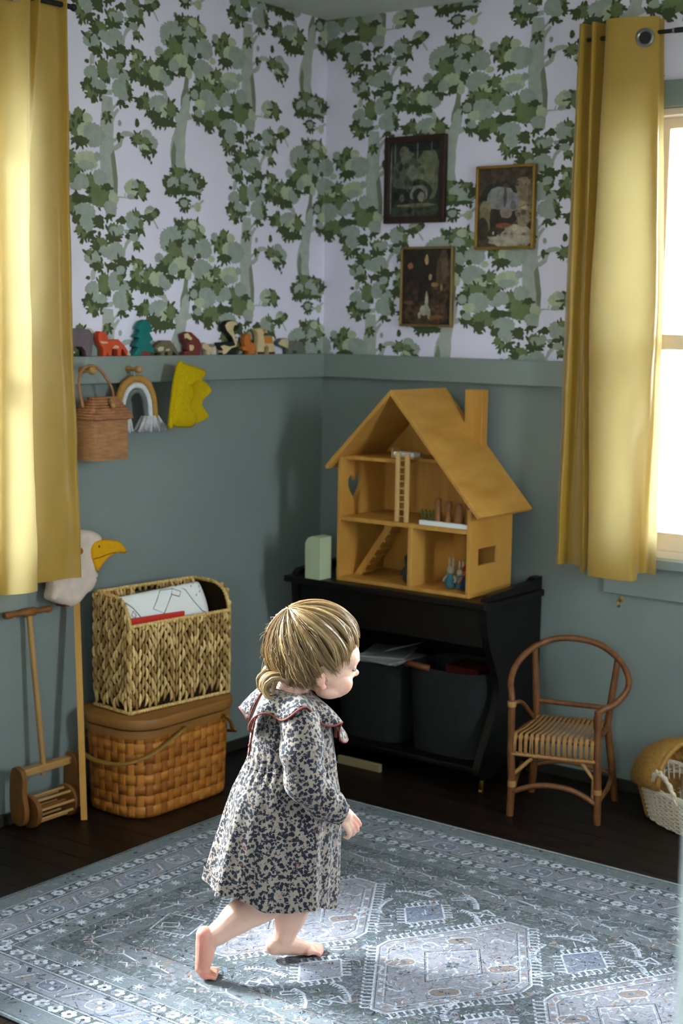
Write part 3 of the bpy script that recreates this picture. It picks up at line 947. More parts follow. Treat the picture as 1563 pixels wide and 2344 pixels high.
def picture(name, label, x0, x1, z0, z1, fw, th, mfr, ground, dabs, strokes, seed, tilt=0.0, n=60):
    cx, cz = (x0 + x1) / 2, (z0 + z1) / 2
    w, h = (x1 - x0) / 2, (z1 - z0) / 2
    t = thing(name, label, 'picture', (cx, -0.004, cz), group='old framed prints on the wallpaper', rot=(0, tilt, 0))
    for P in (((-w, h), (w, h), (w - fw, h - fw), (-w + fw, h - fw)), ((w, h), (w, -h), (w - fw, -h + fw), (w - fw, h - fw)),
              ((w, -h), (-w, -h), (-w + fw, -h + fw), (w - fw, -h + fw)), ((-w, -h), (-w, h), (-w + fw, h - fw), (-w + fw, -h + fw))):
        bevel(MB().prism(P, 0.0, th, MY(0)).obj('frame_rail', mfr, t), 0.003)
    a, b_ = w - fw, h - fw
    mb = MB().prism(rect(-a, -b_, a, b_), 0.001, th * .55, MY(0), col=ground)
    r = random.Random(seed)
    k = 0

    def dab(x, z, rx, rz, c, jag=.25, m=14):
        nonlocal k
        k += 1
        p = []
        for i in range(m):
            q = 2 * pi * i / m
            s = 1 + jag * (r.random() - .5)
            p.append((min(max(x + rx * s * cos(q), -a), a), min(max(z + rz * s * sin(q), -b_), b_)))
        mb.add([(x_, -th * .55 - .00015 - k * .000012, z_) for x_, z_ in p], [tuple(range(m))], 0, c)
    for d in dabs:
        x, z, rx, rz, c = d
        dab(x * a, z * b_, rx * a, rz * b_, c)
    for i in range(n):
        x, z, rx, rz, c = r.choice(dabs)
        kk = .6 + .7 * r.random()
        dab(x * a + rx * a * (r.random() - .5) * 1.6, z * b_ + rz * b_ * (r.random() - .5) * 1.6, .02 * a + .10 * a * r.random(), .02 * b_ + .07 * b_ * r.random(),
            tuple(min(255, int(v * kk)) for v in c), .5, 9)
    for d in strokes:
        x, z, rx, rz, c = d
        dab(x * a, z * b_, rx * a, rz * b_, c)
    mb.obj('print', M_art, t)
    return t


picture('framed_print', 'dark wood framed print of mossy grey-green rounded forms, highest on the wall', .262, .503, 1.754, 2.035, .022, .018, M_fr_dark, (52, 56, 50),
        [(-.2, .1, .7, .55, (84, 88, 74)), (.5, .1, .45, .75, (104, 106, 82)), (-.35, .55, .25, .25, (92, 92, 80)), (.2, -.35, .5, .35, (58, 58, 50)), (-.6, -.5, .4, .3, (40, 40, 36)), (.3, .9, .9, .15, (36, 42, 40)), (0, -.85, 1, .22, (66, 72, 60))],
        [(.55, .35, .20, .38, (112, 112, 86)), (-.42, .72, .20, .20, (104, 100, 86)), (.18, -.38, .36, .24, (128, 124, 108)), (.18, -.46, .26, .20, (44, 44, 40)), (.28, -.48, .14, .14, (128, 126, 110)), (-.5, -.5, .1, .12, (100, 96, 80)), (.1, .75, .02, .3, (120, 124, 116)), (.66, .8, .015, .25, (116, 120, 112)), (-.8, .75, .03, .35, (112, 116, 110)), (-.96, 0, .03, .9, (120, 124, 124)), (.1, -.70, .8, .05, (112, 106, 82)), (-.1, .18, .22, .2, (116, 118, 104))], 4, n=150)
picture('framed_print', 'thin gold framed print with a pale grey rounded form and a sandy foreground', .622, .836, 1.664, 1.924, .009, .020, M_gold, (78, 64, 52),
        [(0, .75, 1, .3, (70, 58, 46)), (.7, .2, .4, .6, (128, 108, 88)), (-.2, .2, .75, .45, (50, 44, 38)), (.3, -.75, .9, .35, (160, 146, 126)), (-.5, -.4, .5, .4, (62, 52, 40)), (.7, -.2, .3, .3, (140, 122, 100))],
        [(-.15, .22, .52, .30, (130, 128, 126)), (.15, .15, .4, .28, (126, 122, 124)), (0, .25, .06, .28, (84, 80, 80)), (-.75, .0, .22, .18, (138, 126, 96)), (-.1, -.30, .55, .22, (50, 42, 36)), (.05, -.14, .24, .14, (140, 120, 110)), (-.75, -.35, .22, .35, (120, 108, 76)), (-.85, -.55, .25, .3, (58, 48, 36)), (-.05, -.46, .3, .06, (132, 76, 56)), (.2, -.85, .85, .14, (168, 156, 138)), (.3, .05, .1, .12, (96, 94, 92))], 5, n=120)
picture('framed_print', 'narrow brass framed dark brown print with a small white figure, lowest of the framed prints', .335, .541, 1.417, 1.677, .008, .018, M_gold2, (48, 38, 30),
        [(-.3, .3, .7, .7, (42, 34, 28)), (.7, .3, .3, .7, (84, 66, 48)), (0, -.7, 1, .3, (76, 58, 40)), (-.6, -.2, .3, .4, (60, 42, 32)), (.4, -.2, .4, .3, (70, 54, 40))],
        [(.0, .72, .08, .14, (176, 146, 100)), (-.68, .56, .12, .09, (150, 98, 74)), (.16, .26, .07, .09, (168, 148, 112)), (.36, .06, .16, .06, (130, 104, 72)), (.02, -.40, .07, .28, (172, 164, 148)), (-.04, -.62, .22, .14, (168, 160, 144)), (-.26, -.76, .06, .1, (160, 150, 130)), (.14, -.74, .06, .12, (160, 150, 130)), (.74, .5, .14, .3, (104, 82, 60)), (.62, -.02, .05, .1, (140, 110, 76)), (-.72, -.42, .2, .05, (112, 76, 52)), (.45, -.8, .3, .06, (120, 84, 56))], 6, n=130)

# ------------------------------------------------------------------ dark washstand
cab = thing('washstand', 'dark stained wooden washstand with scrolled sides carrying the dollhouse', 'washstand', (0, 0, 0))
CT = 0.600


def side_profile():
    top = catmull([(-.015, .640), (-.05, .640), (-.068, .632), (-.085, .628), (-.13, .6275), (-.20, .624), (-.27, .622), (-.320, .618), (-.340, .604), (-.345, .58)], 26)
    fr = catmull([(-.345, .58), (-.335, .50), (-.300, .42), (-.262, .34), (-.262, .28), (-.300, .20), (-.340, .13), (-.362, .075), (-.345, .052), (-.325, .045)], 30)
    P = [(p[0], p[1]) for p in top] + [(p[0], p[1]) for p in fr[1:]]
    P += [(-.29, .045), (-.26, .060), (-.06, .060), (-.045, .030), (-.015, .030)]
    return P[::-1]


for x in (0.150, 0.880):
    bevel(MB().prism(side_profile(), x, x + .025, MX(0)).obj('side_panel', M_dark, cab), .004)
bevel(MB().box((0.138, -.372, CT - .022), (0.918, -.016, CT)).obj('top', M_dark, cab), .005)
for px_ in (0.1, 0.88):
    pass
bevel(MB().box((0.175, -.330, .455), (0.880, -.312, CT - .022)).obj('apron', M_dark, cab), .003)
bevel(MB().box((0.175, -.345, .066), (0.880, -.020, .084)).obj('lower_shelf', M_dark, cab), .004)
MB().box((0.175, -.020, .10), (0.880, -.012, CT - .022)).obj('back_panel', M_dark, cab)
for x in (0.1625, 0.8925):
    for y in (-.325, -.035):
        zt = .045 if y < -.1 else .031
        w = MB().lathe([(.006, .014), (.009, .018), (.009, zt + .001)], 12, 0, Matrix.Translation((x, y, 0)))
        w.tube([(x - .006, y, .0095), (x + .006, y, .0095)], .0095 - .0016, 14)
        w.obj('caster', M_brass, cab, True, 40)
# fabric bins on the lower shelf
M_leather = mat('tan_leather', (104, 58, 30), 0.55, 0.3, 0.15, 30)


def bin_(label, x0, x1, z1, taper):
    t = thing('storage_bin', label, 'bin', ((x0 + x1) / 2, -.18, .0848), group='charcoal bins under the washstand')
    w = (x1 - x0) / 2
    h = z1 - .084
    R = []
    for (s, z, ins) in ((1 - taper, 0, 0), (1 - taper * .3, h * .6, 0), (1, h, 0), (1, h + .004, .004), (.955, h, .0), (.93, h - .03, 0), (.86, .02, 0)):
        ring = []
        for k in range(32):
            a = 2 * pi * k / 32
            e = 4.0
            c, s_ = cos(a), sin(a)
            q = (abs(c) ** e + abs(s_) ** e) ** (-1 / e)
            ring.append((w * s * q * c, .125 * s * q * s_, z))
        R.append(ring)
    MB().loft(R, cap0=True, cap1=True).obj('body', M_char, t, True, 60)
    return t, w, h


bt, bw, bh = bin_('charcoal felt bin with a tan leather handle under the washstand', .575, .860, .352, .09)
hb = MB()
hb.tube([(-bw + .015, -.118, bh + .004), (-bw + .04, -.136, bh + .012), (-bw + .075, -.138, bh + .010), (-bw + .10, -.120, bh + .004)], .012, 10, flat=.8)
hb.obj('handle', M_leather, bt, True)
MB().box((-.02, -.06, bh - .028), (.10, .05, bh + .008)).obj('red_cloth', mat('dark_red_cloth', (64, 16, 16), .8, .1), bt)
bt2, bw2, bh2 = bin_('charcoal felt bin holding papers beside the child', .290, .560, .335, .06)
pp = thing('paper_stack', 'loose grey-white papers lying on the bin beside the child', 'papers', (.455, -.20, .084 + bh2 + .004))
for i, (dx, dy, a, tz) in enumerate(((0, 0, .1, 0), (.012, -.012, -.12, .0), (-.02, .02, .35, .0))):
    bevel(MB().box((-.075, -.095, .006 * i), (.075, .095, .006 * i + .0055), 0, Matrix.Translation((dx, dy, 0)) @ Matrix.Rotation(a, 4, 'Z')).obj('paper', mat('grey_paper', (150, 150, 146), .7, .1), pp), .001)
cur = []
for i in range(9):
    u = i / 8
    cur.append([(-.07 + .13 * u, -.09, .0185 + .035 * u * u), (-.05 + .13 * u, .08, .0185 + .035 * u * u)])
MB().loft(cur, closed=False).obj('curled_sheet', mat('pale_paper', (176, 176, 172), .7, .1), pp, True)
bd = MB().box((.362, -.356, .0025), (.530, -.342, .028)).obj('pale_board', mat('bare_board', (150, 134, 100), .6, .2, .1, (4, 20, 20)))
bevel(bd, .001)
tag(bd, 'short pale wooden board on the floor under the washstand', 'board')

# green rounded block beside the dollhouse
gb = MB().prism([(0, 0), (.062, 0), (.062, .138)] + arc(.030, .108, .032, 80, 180, 8)[1:] + [(-.002, .10)], 0.0, .060, frame3((.232, -.345, CT + .0005), (1, 0, 0), (0, 0, 1), (0, -1, 0)))
gb = gb.obj('toy_block', mat('pale_green_paint', (176, 186, 152), .5, .3, .04, 10))
gb.location = (0, .03, 0)
bevel(gb, .004, 3)
tag(gb, 'pale green upright block with one rounded corner left of the dollhouse', 'block')

# ------------------------------------------------------------------ dollhouse
dh = thing('dollhouse', 'honey pine wooden dollhouse with open front, steep roof and chimney on the washstand', 'dollhouse', (0, 0, CT + .0005))
Y0, Y1 = -.330, -.082          # front, back
X0, X1, XA, ZA = .326, .830, .541, .612
ZL, ZR = .398, .272            # wall heights at left and right
TH = .012


def heart(cx, cz, s):
    P = []
    for i in range(28):
        t = 2 * pi * i / 28
        P.append((cx + s * 16 * sin(t) ** 3 / 17, cz + s * 1.40 * (13 * cos(t) - 5 * cos(2 * t) - 2 * cos(3 * t) - cos(4 * t)) / 17))
    return P


bevel(MB().box((X0, Y0, 0), (X1, Y1, TH)).obj('base_board', M_pine, dh), .0015)
bevel(MB().prism(rect(Y0, TH, Y1, ZL), 0, TH, MX(X0), holes=[heart(-.256, .302, .038)]).obj('side_wall', M_pine, dh), .0012)
bevel(MB().prism(rect(Y0, TH, Y1, ZR), 0, TH, MX(X1 - TH), holes=[rect(-.280, .096, -.166, .148)]).obj('side_wall', M_pine, dh), .0012)
MB().prism([(X0, TH), (X1, TH), (X1, ZR), (XA, ZA - .012), (X0, ZL)], 0, .006, MY(Y1)).obj('back_wall', M_pine, dh)
FL = .196
bevel(MB().box((X0 + TH, Y0, FL), (X1 - TH, Y1 - .006, FL + .014)).obj('floor_board', M_pine, dh), .0015)
AT = .392
bevel(MB().box((X0 + TH, Y0 + .020, AT), (.560, Y1 - .006, AT + .012)).obj('attic_board', M_pine, dh), .0015)
bevel(MB().box((.560, Y0 + .11, AT), (.70, Y1 - .006, AT + .012)).obj('attic_board', M_pine, dh), .0015)
bevel(MB().box((.602, Y0, TH), (.618, Y1 - .006, FL)).obj('partition', M_pine, dh), .0015)


def roof(xa, za, xb, zb, name):
    dx, dz = xb - xa, zb - za
    L = math.hypot(dx, dz)
    nx, nz = -dz / L * .013, dx / L * .013
    if nz < 0:
        nx, nz = -nx, -nz
    P = [(xa, za), (xb, zb), (xb + nx, zb + nz), (xa + nx, za + nz)]
    ar = sum(P[k][0] * P[(k + 1) % 4][1] - P[(k + 1) % 4][0] * P[k][1] for k in range(4))
    if ar < 0:
        P = P[::-1]
    bevel(MB().prism(P, 0, -Y0 - .040 + .022, MY(-.040)).obj(name, M_pine, dh), .0015)


roof(XA, ZA - .006, .296, .360, 'roof_panel')
roof(XA - .010, ZA + .002, .868, .247, 'roof_panel')
bevel(MB().box((.640, -.080, .415), (.706, -.045, .622)).obj('chimney', M_pine, dh), .002)
bevel(MB().prism([(.345, TH), (.372, TH), (.505, FL), (.478, FL)][::1], 0, .060, MY(-.200)).obj('stair_ramp', M_pine, dh), .001)
for i in range(7):
    u = (i + .5) / 7
    MB().box((.372 + .133 * u - .004, -.258, TH + (FL - TH) * u - .002), (.372 + .133 * u + .008, -.202, TH + (FL - TH) * u + .006)).obj('stair_tread', M_pine, dh)

lad = thing('toy_ladder', 'small pale wooden ladder standing on the upper floor of the dollhouse', 'ladder', (0, 0, CT + FL + .0152))
for x in (.553, .588):
    bevel(MB().box((x - .006, Y0 + .004, 0), (x + .006, Y0 + .016, .215)).obj('post', M_pine_light, lad), .001)
for i in range(9):
    MB().tube([(.556, Y0 + .010, .018 + i * .022), (.586, Y0 + .010, .018 + i * .022)], .0022, 6).obj('rung', M_pine_light, lad)
bed = thing('toy_bed', 'tiny white bed on the attic board of the dollhouse', 'toy bed', (.545, -.255, CT + AT + .0136))
bevel(MB().box((-.045, -.020, .006), (.035, .020, .020)).obj('mattress', M_white, bed), .004)
MB().box((-.047, -.021, 0), (.037, .021, .006)).obj('bed_base', M_pine_light, bed)
MB().box((-.050, -.021, 0), (-.045, .021, .030)).obj('headboard', M_pine_light, bed)
st = MB().box((.640, Y0 + .004, 0), (.816, Y0 + .020, .014)).obj('white_strip', M_white)
st.location = (0, 0, CT + FL + .015)
bevel(st, .001)
tag(st, 'white strip lying along the upper floor edge of the dollhouse', 'strip')
M_doll = mat('carved_peg_wood', (148, 96, 58), .5, .3, .2, (40, 40, 20))
prof = [[(.011, 0), (.012, .004), (.008, .022), (.0075, .04), (.010, .05), (.0075, .056), (.010, .066), (.0105, .078), (.006, .084)],
        [(.012, 0), (.011, .02), (.0075, .042), (.006, .048), (.011, .056), (.0125, .066), (.010, .076), (.004, .080)],
        [(.014, 0), (.0145, .02), (.0135, .045), (.011, .058), (.0095, .062), (.008, .070), (.003, .074)],
        [(.0135, 0), (.014, .02), (.013, .05), (.012, .058), (.0145, .062), (.0145, .078), (.008, .086)]]
pl = ['slim turned wooden peg doll with a flared base, next to the ladder', 'round headed wooden peg doll, second along from the ladder', 'stout domed wooden peg doll, third along from the ladder', 'capped wooden peg doll beside the right dollhouse wall']
for i in range(4):
    o = MB().lathe(prof[i], 18).obj('peg_doll', M_doll, smooth=True, auto=50)
    o.location = (.690 + .039 * i, Y0 + .034, CT + FL + .0145)
    tag(o, pl[i], 'peg doll', 'peg dolls in the dollhouse')
fen = thing('toy_fence', 'tiny green fence on the upper floor of the dollhouse', 'toy fence', (.618, -.235, CT + FL + .0145))
M_gr = mat('toy_green', (104, 116, 56), .6, .3)
for k in range(6):
    MB().box((-.03 + k * .014, -.002, 0), (-.026 + k * .014, .002, .050 if k == 5 else .036)).obj('picket', M_gr, fen)
for z in (.010, .026):
    MB().box((-.032, -.0026, z), (.046, .0024, z + .004)).obj('rail', M_gr, fen)
# little dressed animals in the ground floor rooms
M_bluec = mat('blue_doll_cloth', (70, 116, 132), .8, .1, .1, 60)
M_navy = mat('navy_doll_cloth', (38, 46, 66), .8, .1, .1, 60)
M_fur = mat('cream_doll_fur', (172, 160, 138), .9, .1, .1, 90)
M_grey = mat('grey_doll_cloth', (58, 62, 62), .8, .1, .1, 60)
M_red = mat('doll_red', (122, 44, 30), .7, .2)
M_tan = mat('doll_tan', (150, 92, 50), .7, .2)


def doll(name, label, x, y, s, ears, cloth, head, hat=None):
    t = thing(name, label, 'toy animal', (x, y, CT + TH + .0016), group='dressed toy animals in the dollhouse')
    MB().lathe([(.015 * s, .004 * s), (.018 * s, .010 * s), (.014 * s, .030 * s), (.009 * s, .044 * s)], 14).obj('dress', cloth, t, True, 50)
    for e in (-1, 1):
        MB().ell((e * .007 * s, -.004 * s, .005 * s), (.006 * s, .009 * s, .005 * s), 10, 6).obj('foot', M_tan, t, True)
        MB().tube([(e * .010 * s, 0, .040 * s), (e * .020 * s, -.004 * s, .028 * s), (e * .020 * s, -.010 * s, .020 * s)], .0042 * s, 8).obj('arm', head, t, True)
    h = MB().ell((0, -.001, .054 * s), (.013 * s, .013 * s, .013 * s), 12, 8)
    h.ell((0, -.012 * s, .051 * s), (.006 * s, .005 * s, .005 * s), 8, 6)
    hd = h.obj('head', head, t, True)
    if ears:
        for e in (-1, 1):
            MB().ell((e * .007 * s, .001, .077 * s), (.004 * s, .003 * s, .016 * s), 8, 6).obj('ear', M_fur, hd, True)
    if hat:
        MB().lathe([(.014 * s, .060 * s), (.012 * s, .070 * s), (.004 * s, .078 * s)], 12).obj('cap', hat, hd, True, 50)
    return t


doll('toy_rabbit', 'small cream toy rabbit in a blue dress, taller ears, left of its pair', .728, -.272, 1.05, True, M_bluec, M_fur)
doll('toy_rabbit', 'small cream toy rabbit in a blue dress closer to the navy figure', .757, -.262, .95, True, M_bluec, M_fur)
doll('toy_figure', 'small toy figure in navy with a red cap against the right dollhouse wall', .789, -.280, 1.05, False, M_navy, M_tan, M_red)
doll('toy_figure', 'small dark grey toy figure with a cap beside the dollhouse partition', .570, -.270, 1.2, False, M_grey, M_grey, M_navy)


# ------------------------------------------------------------------ soft / rounded cut shapes
def smooth_poly(P, n=None, it=1):
    for _ in range(it):
        Q = []
        k = len(P)
        for i in range(k):
            a, b_ = P[i], P[(i + 1) % k]
            Q += [(a[0] * .75 + b_[0] * .25, a[1] * .75 + b_[1] * .25), (a[0] * .25 + b_[0] * .75, a[1] * .25 + b_[1] * .75)]
        P = Q
    return P


def ccw(P):
    ar = sum(P[k][0] * P[(k + 1) % len(P)][1] - P[(k + 1) % len(P)][0] * P[k][1] for k in range(len(P)))
    return P if ar > 0 else P[::-1]


def inset(P, d):
    k = len(P)
    out = []
    for i in range(k):
        a, b_, c = Vector(P[i - 1]), Vector(P[i]), Vector(P[(i + 1) % k])
        e1, e2 = b_ - a, c - b_
        n1 = Vector((-e1.y, e1.x)).normalized() if e1.length > 1e-9 else Vector((0, 0))
        n2 = Vector((-e2.y, e2.x)).normalized() if e2.length > 1e-9 else n1
        nn_ = n1 + n2
        nn_ = nn_.normalized() if nn_.length > .3 else n1
        q = b_ + nn_ * d
        out.append((q.x, q.y))
    return out


def puff(mb, P, d0, d1, r, M, mi=0, lev=4, crown=0.0):
    """rounded-edge cut-out of outline P between depths d0 and d1; crown lifts the middle of the faces"""
    P = ccw(P)
    h = (d1 - d0) / 2
    mid = (d0 + d1) / 2
    rings = []
    n = len(P)
    A = []
    for i in range(lev + 1):
        t = pi / 2 * i / lev
        A.append((r * (1 - cos(t)), min(h, (h - r * .98) + r * .98 * sin(t)) if h > r else h * sin(t)))
    seq = [(ins, mid - z) for ins, z in A[::-1]] + [(ins, mid + z) for ins, z in A]
    rings = [[(q[0], q[1], z) for q in inset(P, ins)] for ins, z in seq]
    mb.loft(rings, mi, True, M)
    for (ins, z), up in ((seq[0], -1), (seq[-1], 1)):
        Q = inset(P, ins)
        tris = tessellate_polygon([[Vector((p[0], p[1], 0)) for p in Q]])
        fs = []
        for a, b_, c in tris:
            s = (Q[b_][0] - Q[a][0]) * (Q[c][1] - Q[a][1]) - (Q[b_][1] - Q[a][1]) * (Q[c][0] - Q[a][0])
            fs.append((a, b_, c) if (s > 0) == (up > 0) else (c, b_, a))
        mb.add([(q[0], q[1], z) for q in Q], fs, mi, None, M)
    return mb


# ------------------------------------------------------------------ wooden animals on the rail
TOY = {'bear':{'body':[[(-1.1715,0.0795),(-1.1467,0.0762),(-1.1279,0.0768),(-1.1154,0.0649),(-1.1098,0.0464),(-1.1141,0.0278),(-1.1184,0.0),(-1.1411,0.0),(-1.1425,0.0164),(-1.1565,0.0268),(-1.1782,0.0281),(-1.1936,0.0213),(-1.1969,0.0),(-1.2214,0.0),(-1.2242,0.0214),(-1.233,0.0441),(-1.2298,0.0622),(-1.2115,0.0759)]]},'fox':{'body':[[(-1.0916,0.0626),(-1.0852,0.0719),(-1.0772,0.0685),(-1.066,0.0708),(-1.0548,0.0557),(-1.05,0.0463),(-1.0125,0.0487),(-0.9993,0.0392),(-0.9828,0.025),(-0.9729,0.0131),(-0.9612,0.0046),(-0.9663,0.0),(-0.9796,0.0024),(-0.9928,0.0179),(-0.9994,0.0203),(-1.0021,0.0),(-1.016,0.0),(-1.0175,0.0181),(-1.0387,0.0205),(-1.0405,0.0),(-1.0551,0.0),(-1.0566,0.0159),(-1.0599,0.0),(-1.0744,0.0),(-1.0727,0.0207),(-1.0838,0.0324),(-1.0902,0.0417)]],'patch':[[(-1.0886,0.0429),(-1.0581,0.0417),(-1.0549,0.037),(-1.0774,0.0361)],[(-1.0354,0.0257),(-1.0256,0.0322),(-1.0125,0.0287),(-1.0126,0.0223),(-1.0355,0.0224)],[(-0.9746,0.0143),(-0.9622,0.0047),(-0.9669,0.0004),(-0.9796,0.0029)]]},'tree':{'body':[[(-0.9019,0.1111),(-0.8831,0.1041),(-0.8762,0.0909),(-0.8711,0.0753),(-0.8831,0.0728),(-0.8676,0.0512),(-0.8848,0.0463),(-0.8607,0.0196),(-0.8641,0.0136),(-0.902,0.0138),(-0.9225,0.0043),(-0.9528,0.0082),(-0.9292,0.0296),(-0.9427,0.0332),(-0.9258,0.0559),(-0.941,0.0606),(-0.9223,0.0774),(-0.9325,0.0845),(-0.9155,0.1062)]],'patch':[[(-0.9173,0.0175),(-0.8831,0.0173),(-0.878,0.0),(-0.9231,0.0)]]},'raccoon':{'body':[[(-0.8624,0.0221),(-0.8468,0.0342),(-0.8258,0.0451),(-0.794,0.0451),(-0.7816,0.034),(-0.769,0.0217),(-0.7582,0.0068),(-0.7654,0.0019),(-0.7762,0.0094),(-0.7851,0.0131),(-0.7861,0.0),(-0.8028,0.0),(-0.8046,0.0108),(-0.817,0.0121),(-0.8187,0.0),(-0.8363,0.0),(-0.8345,0.0098),(-0.8485,0.0099),(-0.8537,0.0148)]],'patch':[[(-0.851,0.0215),(-0.8398,0.0268),(-0.8223,0.0256),(-0.8258,0.0146),(-0.845,0.0123)],[(-0.8159,0.0175),(-0.7993,0.0218),(-0.7954,0.0149),(-0.8145,0.0131)]]},'brownbear':{'body':[[(-0.7363,0.0636),(-0.7181,0.0716),(-0.6999,0.0699),(-0.6777,0.0563),(-0.6629,0.0463),(-0.6535,0.0287),(-0.6571,0.0136),(-0.6589,0.0),(-0.7142,0.0),(-0.7342,0.0),(-0.7306,0.0103),(-0.7142,0.0127),(-0.7234,0.019),(-0.7198,0.0314),(-0.7289,0.0388),(-0.7326,0.0488)]],'patch':[[(-0.7334,0.0649),(-0.7181,0.0686),(-0.6969,0.0513),(-0.7016,0.0468),(-0.7144,0.0483),(-0.7217,0.0537),(-0.7319,0.0512)],[(-0.7107,0.0314),(-0.6923,0.0313),(-0.6886,0.0213),(-0.6959,0.0138),(-0.7088,0.0139)]],'dark':[[(-0.7311,0.0438),(-0.7217,0.0525),(-0.7071,0.0438),(-0.7143,0.0356),(-0.7275,0.0381)]]},'hedgehog':{'body':[[(-0.6497,0.0312),(-0.6386,0.0387),(-0.6216,0.0336),(-0.6065,0.0349),(-0.5894,0.0285),(-0.5836,0.0157),(-0.5931,0.0132),(-0.5949,0.0),(-0.6082,0.0),(-0.6101,0.0108),(-0.6157,0.0),(-0.6271,0.0),(-0.629,0.0134),(-0.6459,0.0211)]],'dark':[[(-0.6254,0.0324),(-0.6065,0.0344),(-0.5905,0.028),(-0.5989,0.0234),(-0.6178,0.0248)]]},'skunk':{'body':[[(-0.576,0.0259),(-0.5723,0.0386),(-0.5026,0.0411),(-0.4985,0.0308),(-0.5145,0.0565),(-0.5419,0.0769),(-0.5478,0.0935),(-0.5363,0.1056),(-0.5111,0.1092),(-0.4876,0.1055),(-0.4756,0.0928),(-0.4794,0.0798),(-0.4951,0.0772),(-0.4949,0.0591),(-0.4829,0.0385),(-0.4847,0.023),(-0.4903,0.0),(-0.5566,0.0),(-0.5529,0.013),(-0.5683,0.0208)]],'patch':[[(-0.5664,0.0271),(-0.5492,0.0309),(-0.522,0.0257),(-0.4946,0.0295),(-0.5106,0.0565),(-0.5372,0.077),(-0.5443,0.0922),(-0.5344,0.103),(-0.5111,0.1074),(-0.4915,0.1042),(-0.4851,0.0958),(-0.5012,0.0926),(-0.5069,0.0797),(-0.4981,0.0617),(-0.4864,0.0385),(-0.4906,0.0256),(-0.5141,0.0205),(-0.5412,0.0027),(-0.5551,0.0015),(-0.5544,0.0156)]]},'squirrel':{'body':[[(-0.4608,0.0177),(-0.443,0.028),(-0.4512,0.041),(-0.4434,0.0618),(-0.4315,0.0684),(-0.4194,0.0645),(-0.4152,0.0514),(-0.4231,0.041),(-0.3988,0.0357),(-0.3925,0.02),(-0.3984,0.0042),(-0.4226,0.0),(-0.4346,0.0),(-0.4268,0.0097),(-0.4548,0.0137)]]},'deer':{'body':[[(-0.4014,0.0789),(-0.3791,0.0851),(-0.3627,0.0804),(-0.3546,0.0844),(-0.3401,0.0806),(-0.342,0.0726),(-0.3523,0.07),(-0.3562,0.0594),(-0.3107,0.0595),(-0.3062,0.0435),(-0.2952,0.0088),(-0.295,0.0),(-0.3285,0.0),(-0.3246,0.0197),(-0.3372,0.0303),(-0.3495,0.0224),(-0.3533,0.0),(-0.3861,0.0),(-0.3825,0.0331),(-0.3808,0.0567),(-0.3871,0.0725)]],'patch':[[(-0.3542,0.0581),(-0.3119,0.0582),(-0.307,0.0356),(-0.3497,0.0346)],[(-0.3619,0.0799),(-0.3545,0.0837),(-0.3421,0.08),(-0.3441,0.0737),(-0.3544,0.0713)]],'dark':[[(-0.3854,0.0081),(-0.3543,0.0079),(-0.3541,0.0),(-0.3853,0.0)],[(-0.3269,0.0077),(-0.296,0.0075),(-0.2963,0.0),(-0.3276,0.0)]]},'lamb':{'body':[[(-0.283,0.0355),(-0.2601,0.0515),(-0.2324,0.0529),(-0.2236,0.0435),(-0.1804,0.0435),(-0.1497,0.038),(-0.1405,0.0216),(-0.1422,0.0),(-0.1795,0.0),(-0.1819,0.0109),(-0.2015,0.011),(-0.2034,0.0),(-0.2228,0.0),(-0.2274,0.0165),(-0.2575,0.0247),(-0.2766,0.0301)]],'patch':[[(-0.2805,0.0355),(-0.26,0.0505),(-0.2332,0.0516),(-0.2253,0.0429),(-0.2288,0.0187),(-0.2566,0.0263),(-0.2754,0.0312)]]}}
C_ = lambda n, rgb: mat(n, rgb, .6, .25, .12, 60)
tc_ = {
    'bear': ('toy_bear', 'purplish grey wooden bear half hidden behind the left curtain', 'toy animal', C_('mauve_stain', (104, 90, 96)), None, None),
    'fox': ('toy_fox', 'orange-red wooden fox with a white tail tip', 'toy animal', C_('fox_stain', (196, 74, 42)), C_('fox_white', (196, 176, 150)), None),
    'tree': ('toy_fir_tree', 'teal wooden fir tree with a reddish trunk', 'toy tree', C_('teal_stain', (18, 108, 102)), C_('red_bark_stain', (116, 58, 50)), None),
    'raccoon': ('toy_raccoon', 'low brown wooden raccoon with pale patches right of the fir tree', 'toy animal', C_('raccoon_stain', (104, 94, 72)), C_('raccoon_white', (186, 174, 150)), None),
    'brownbear': ('toy_beaver', 'maroon-brown wooden animal sitting upright with a cream face', 'toy animal', C_('maroon_stain', (112, 50, 44)), C_('pale_face', (204, 180, 140)), C_('brown_paw', (74, 46, 38))),
    'hedgehog': ('toy_hedgehog', 'tiny cream wooden animal right of the maroon one', 'toy animal', C_('hedgehog_cream', (196, 176, 142)), None, C_('hedgehog_grey', (124, 122, 106))),
    'skunk': ('toy_skunk', 'black and cream wooden skunk with a tall curled tail', 'toy animal', C_('skunk_black', (34, 34, 32)), C_('skunk_cream', (204, 184, 142)), None),
    'squirrel': ('toy_squirrel', 'small orange wooden squirrel between skunk and fawn', 'toy animal', C_('squirrel_stain', (190, 108, 48)), None, None),
    'deer': ('toy_fawn', 'cream wooden fawn with an ochre saddle and dark hooves', 'toy animal', C_('fawn_cream', (208, 182, 138)), C_('fawn_ochre', (190, 124, 48)), C_('hoof_maroon', (84, 38, 34))),
    'lamb': ('toy_lamb', 'grey-green wooden animal with a cream head, last on the rail', 'toy animal', C_('lamb_grey', (104, 108, 96)), C_('lamb_cream', (198, 180, 146)), None),
}
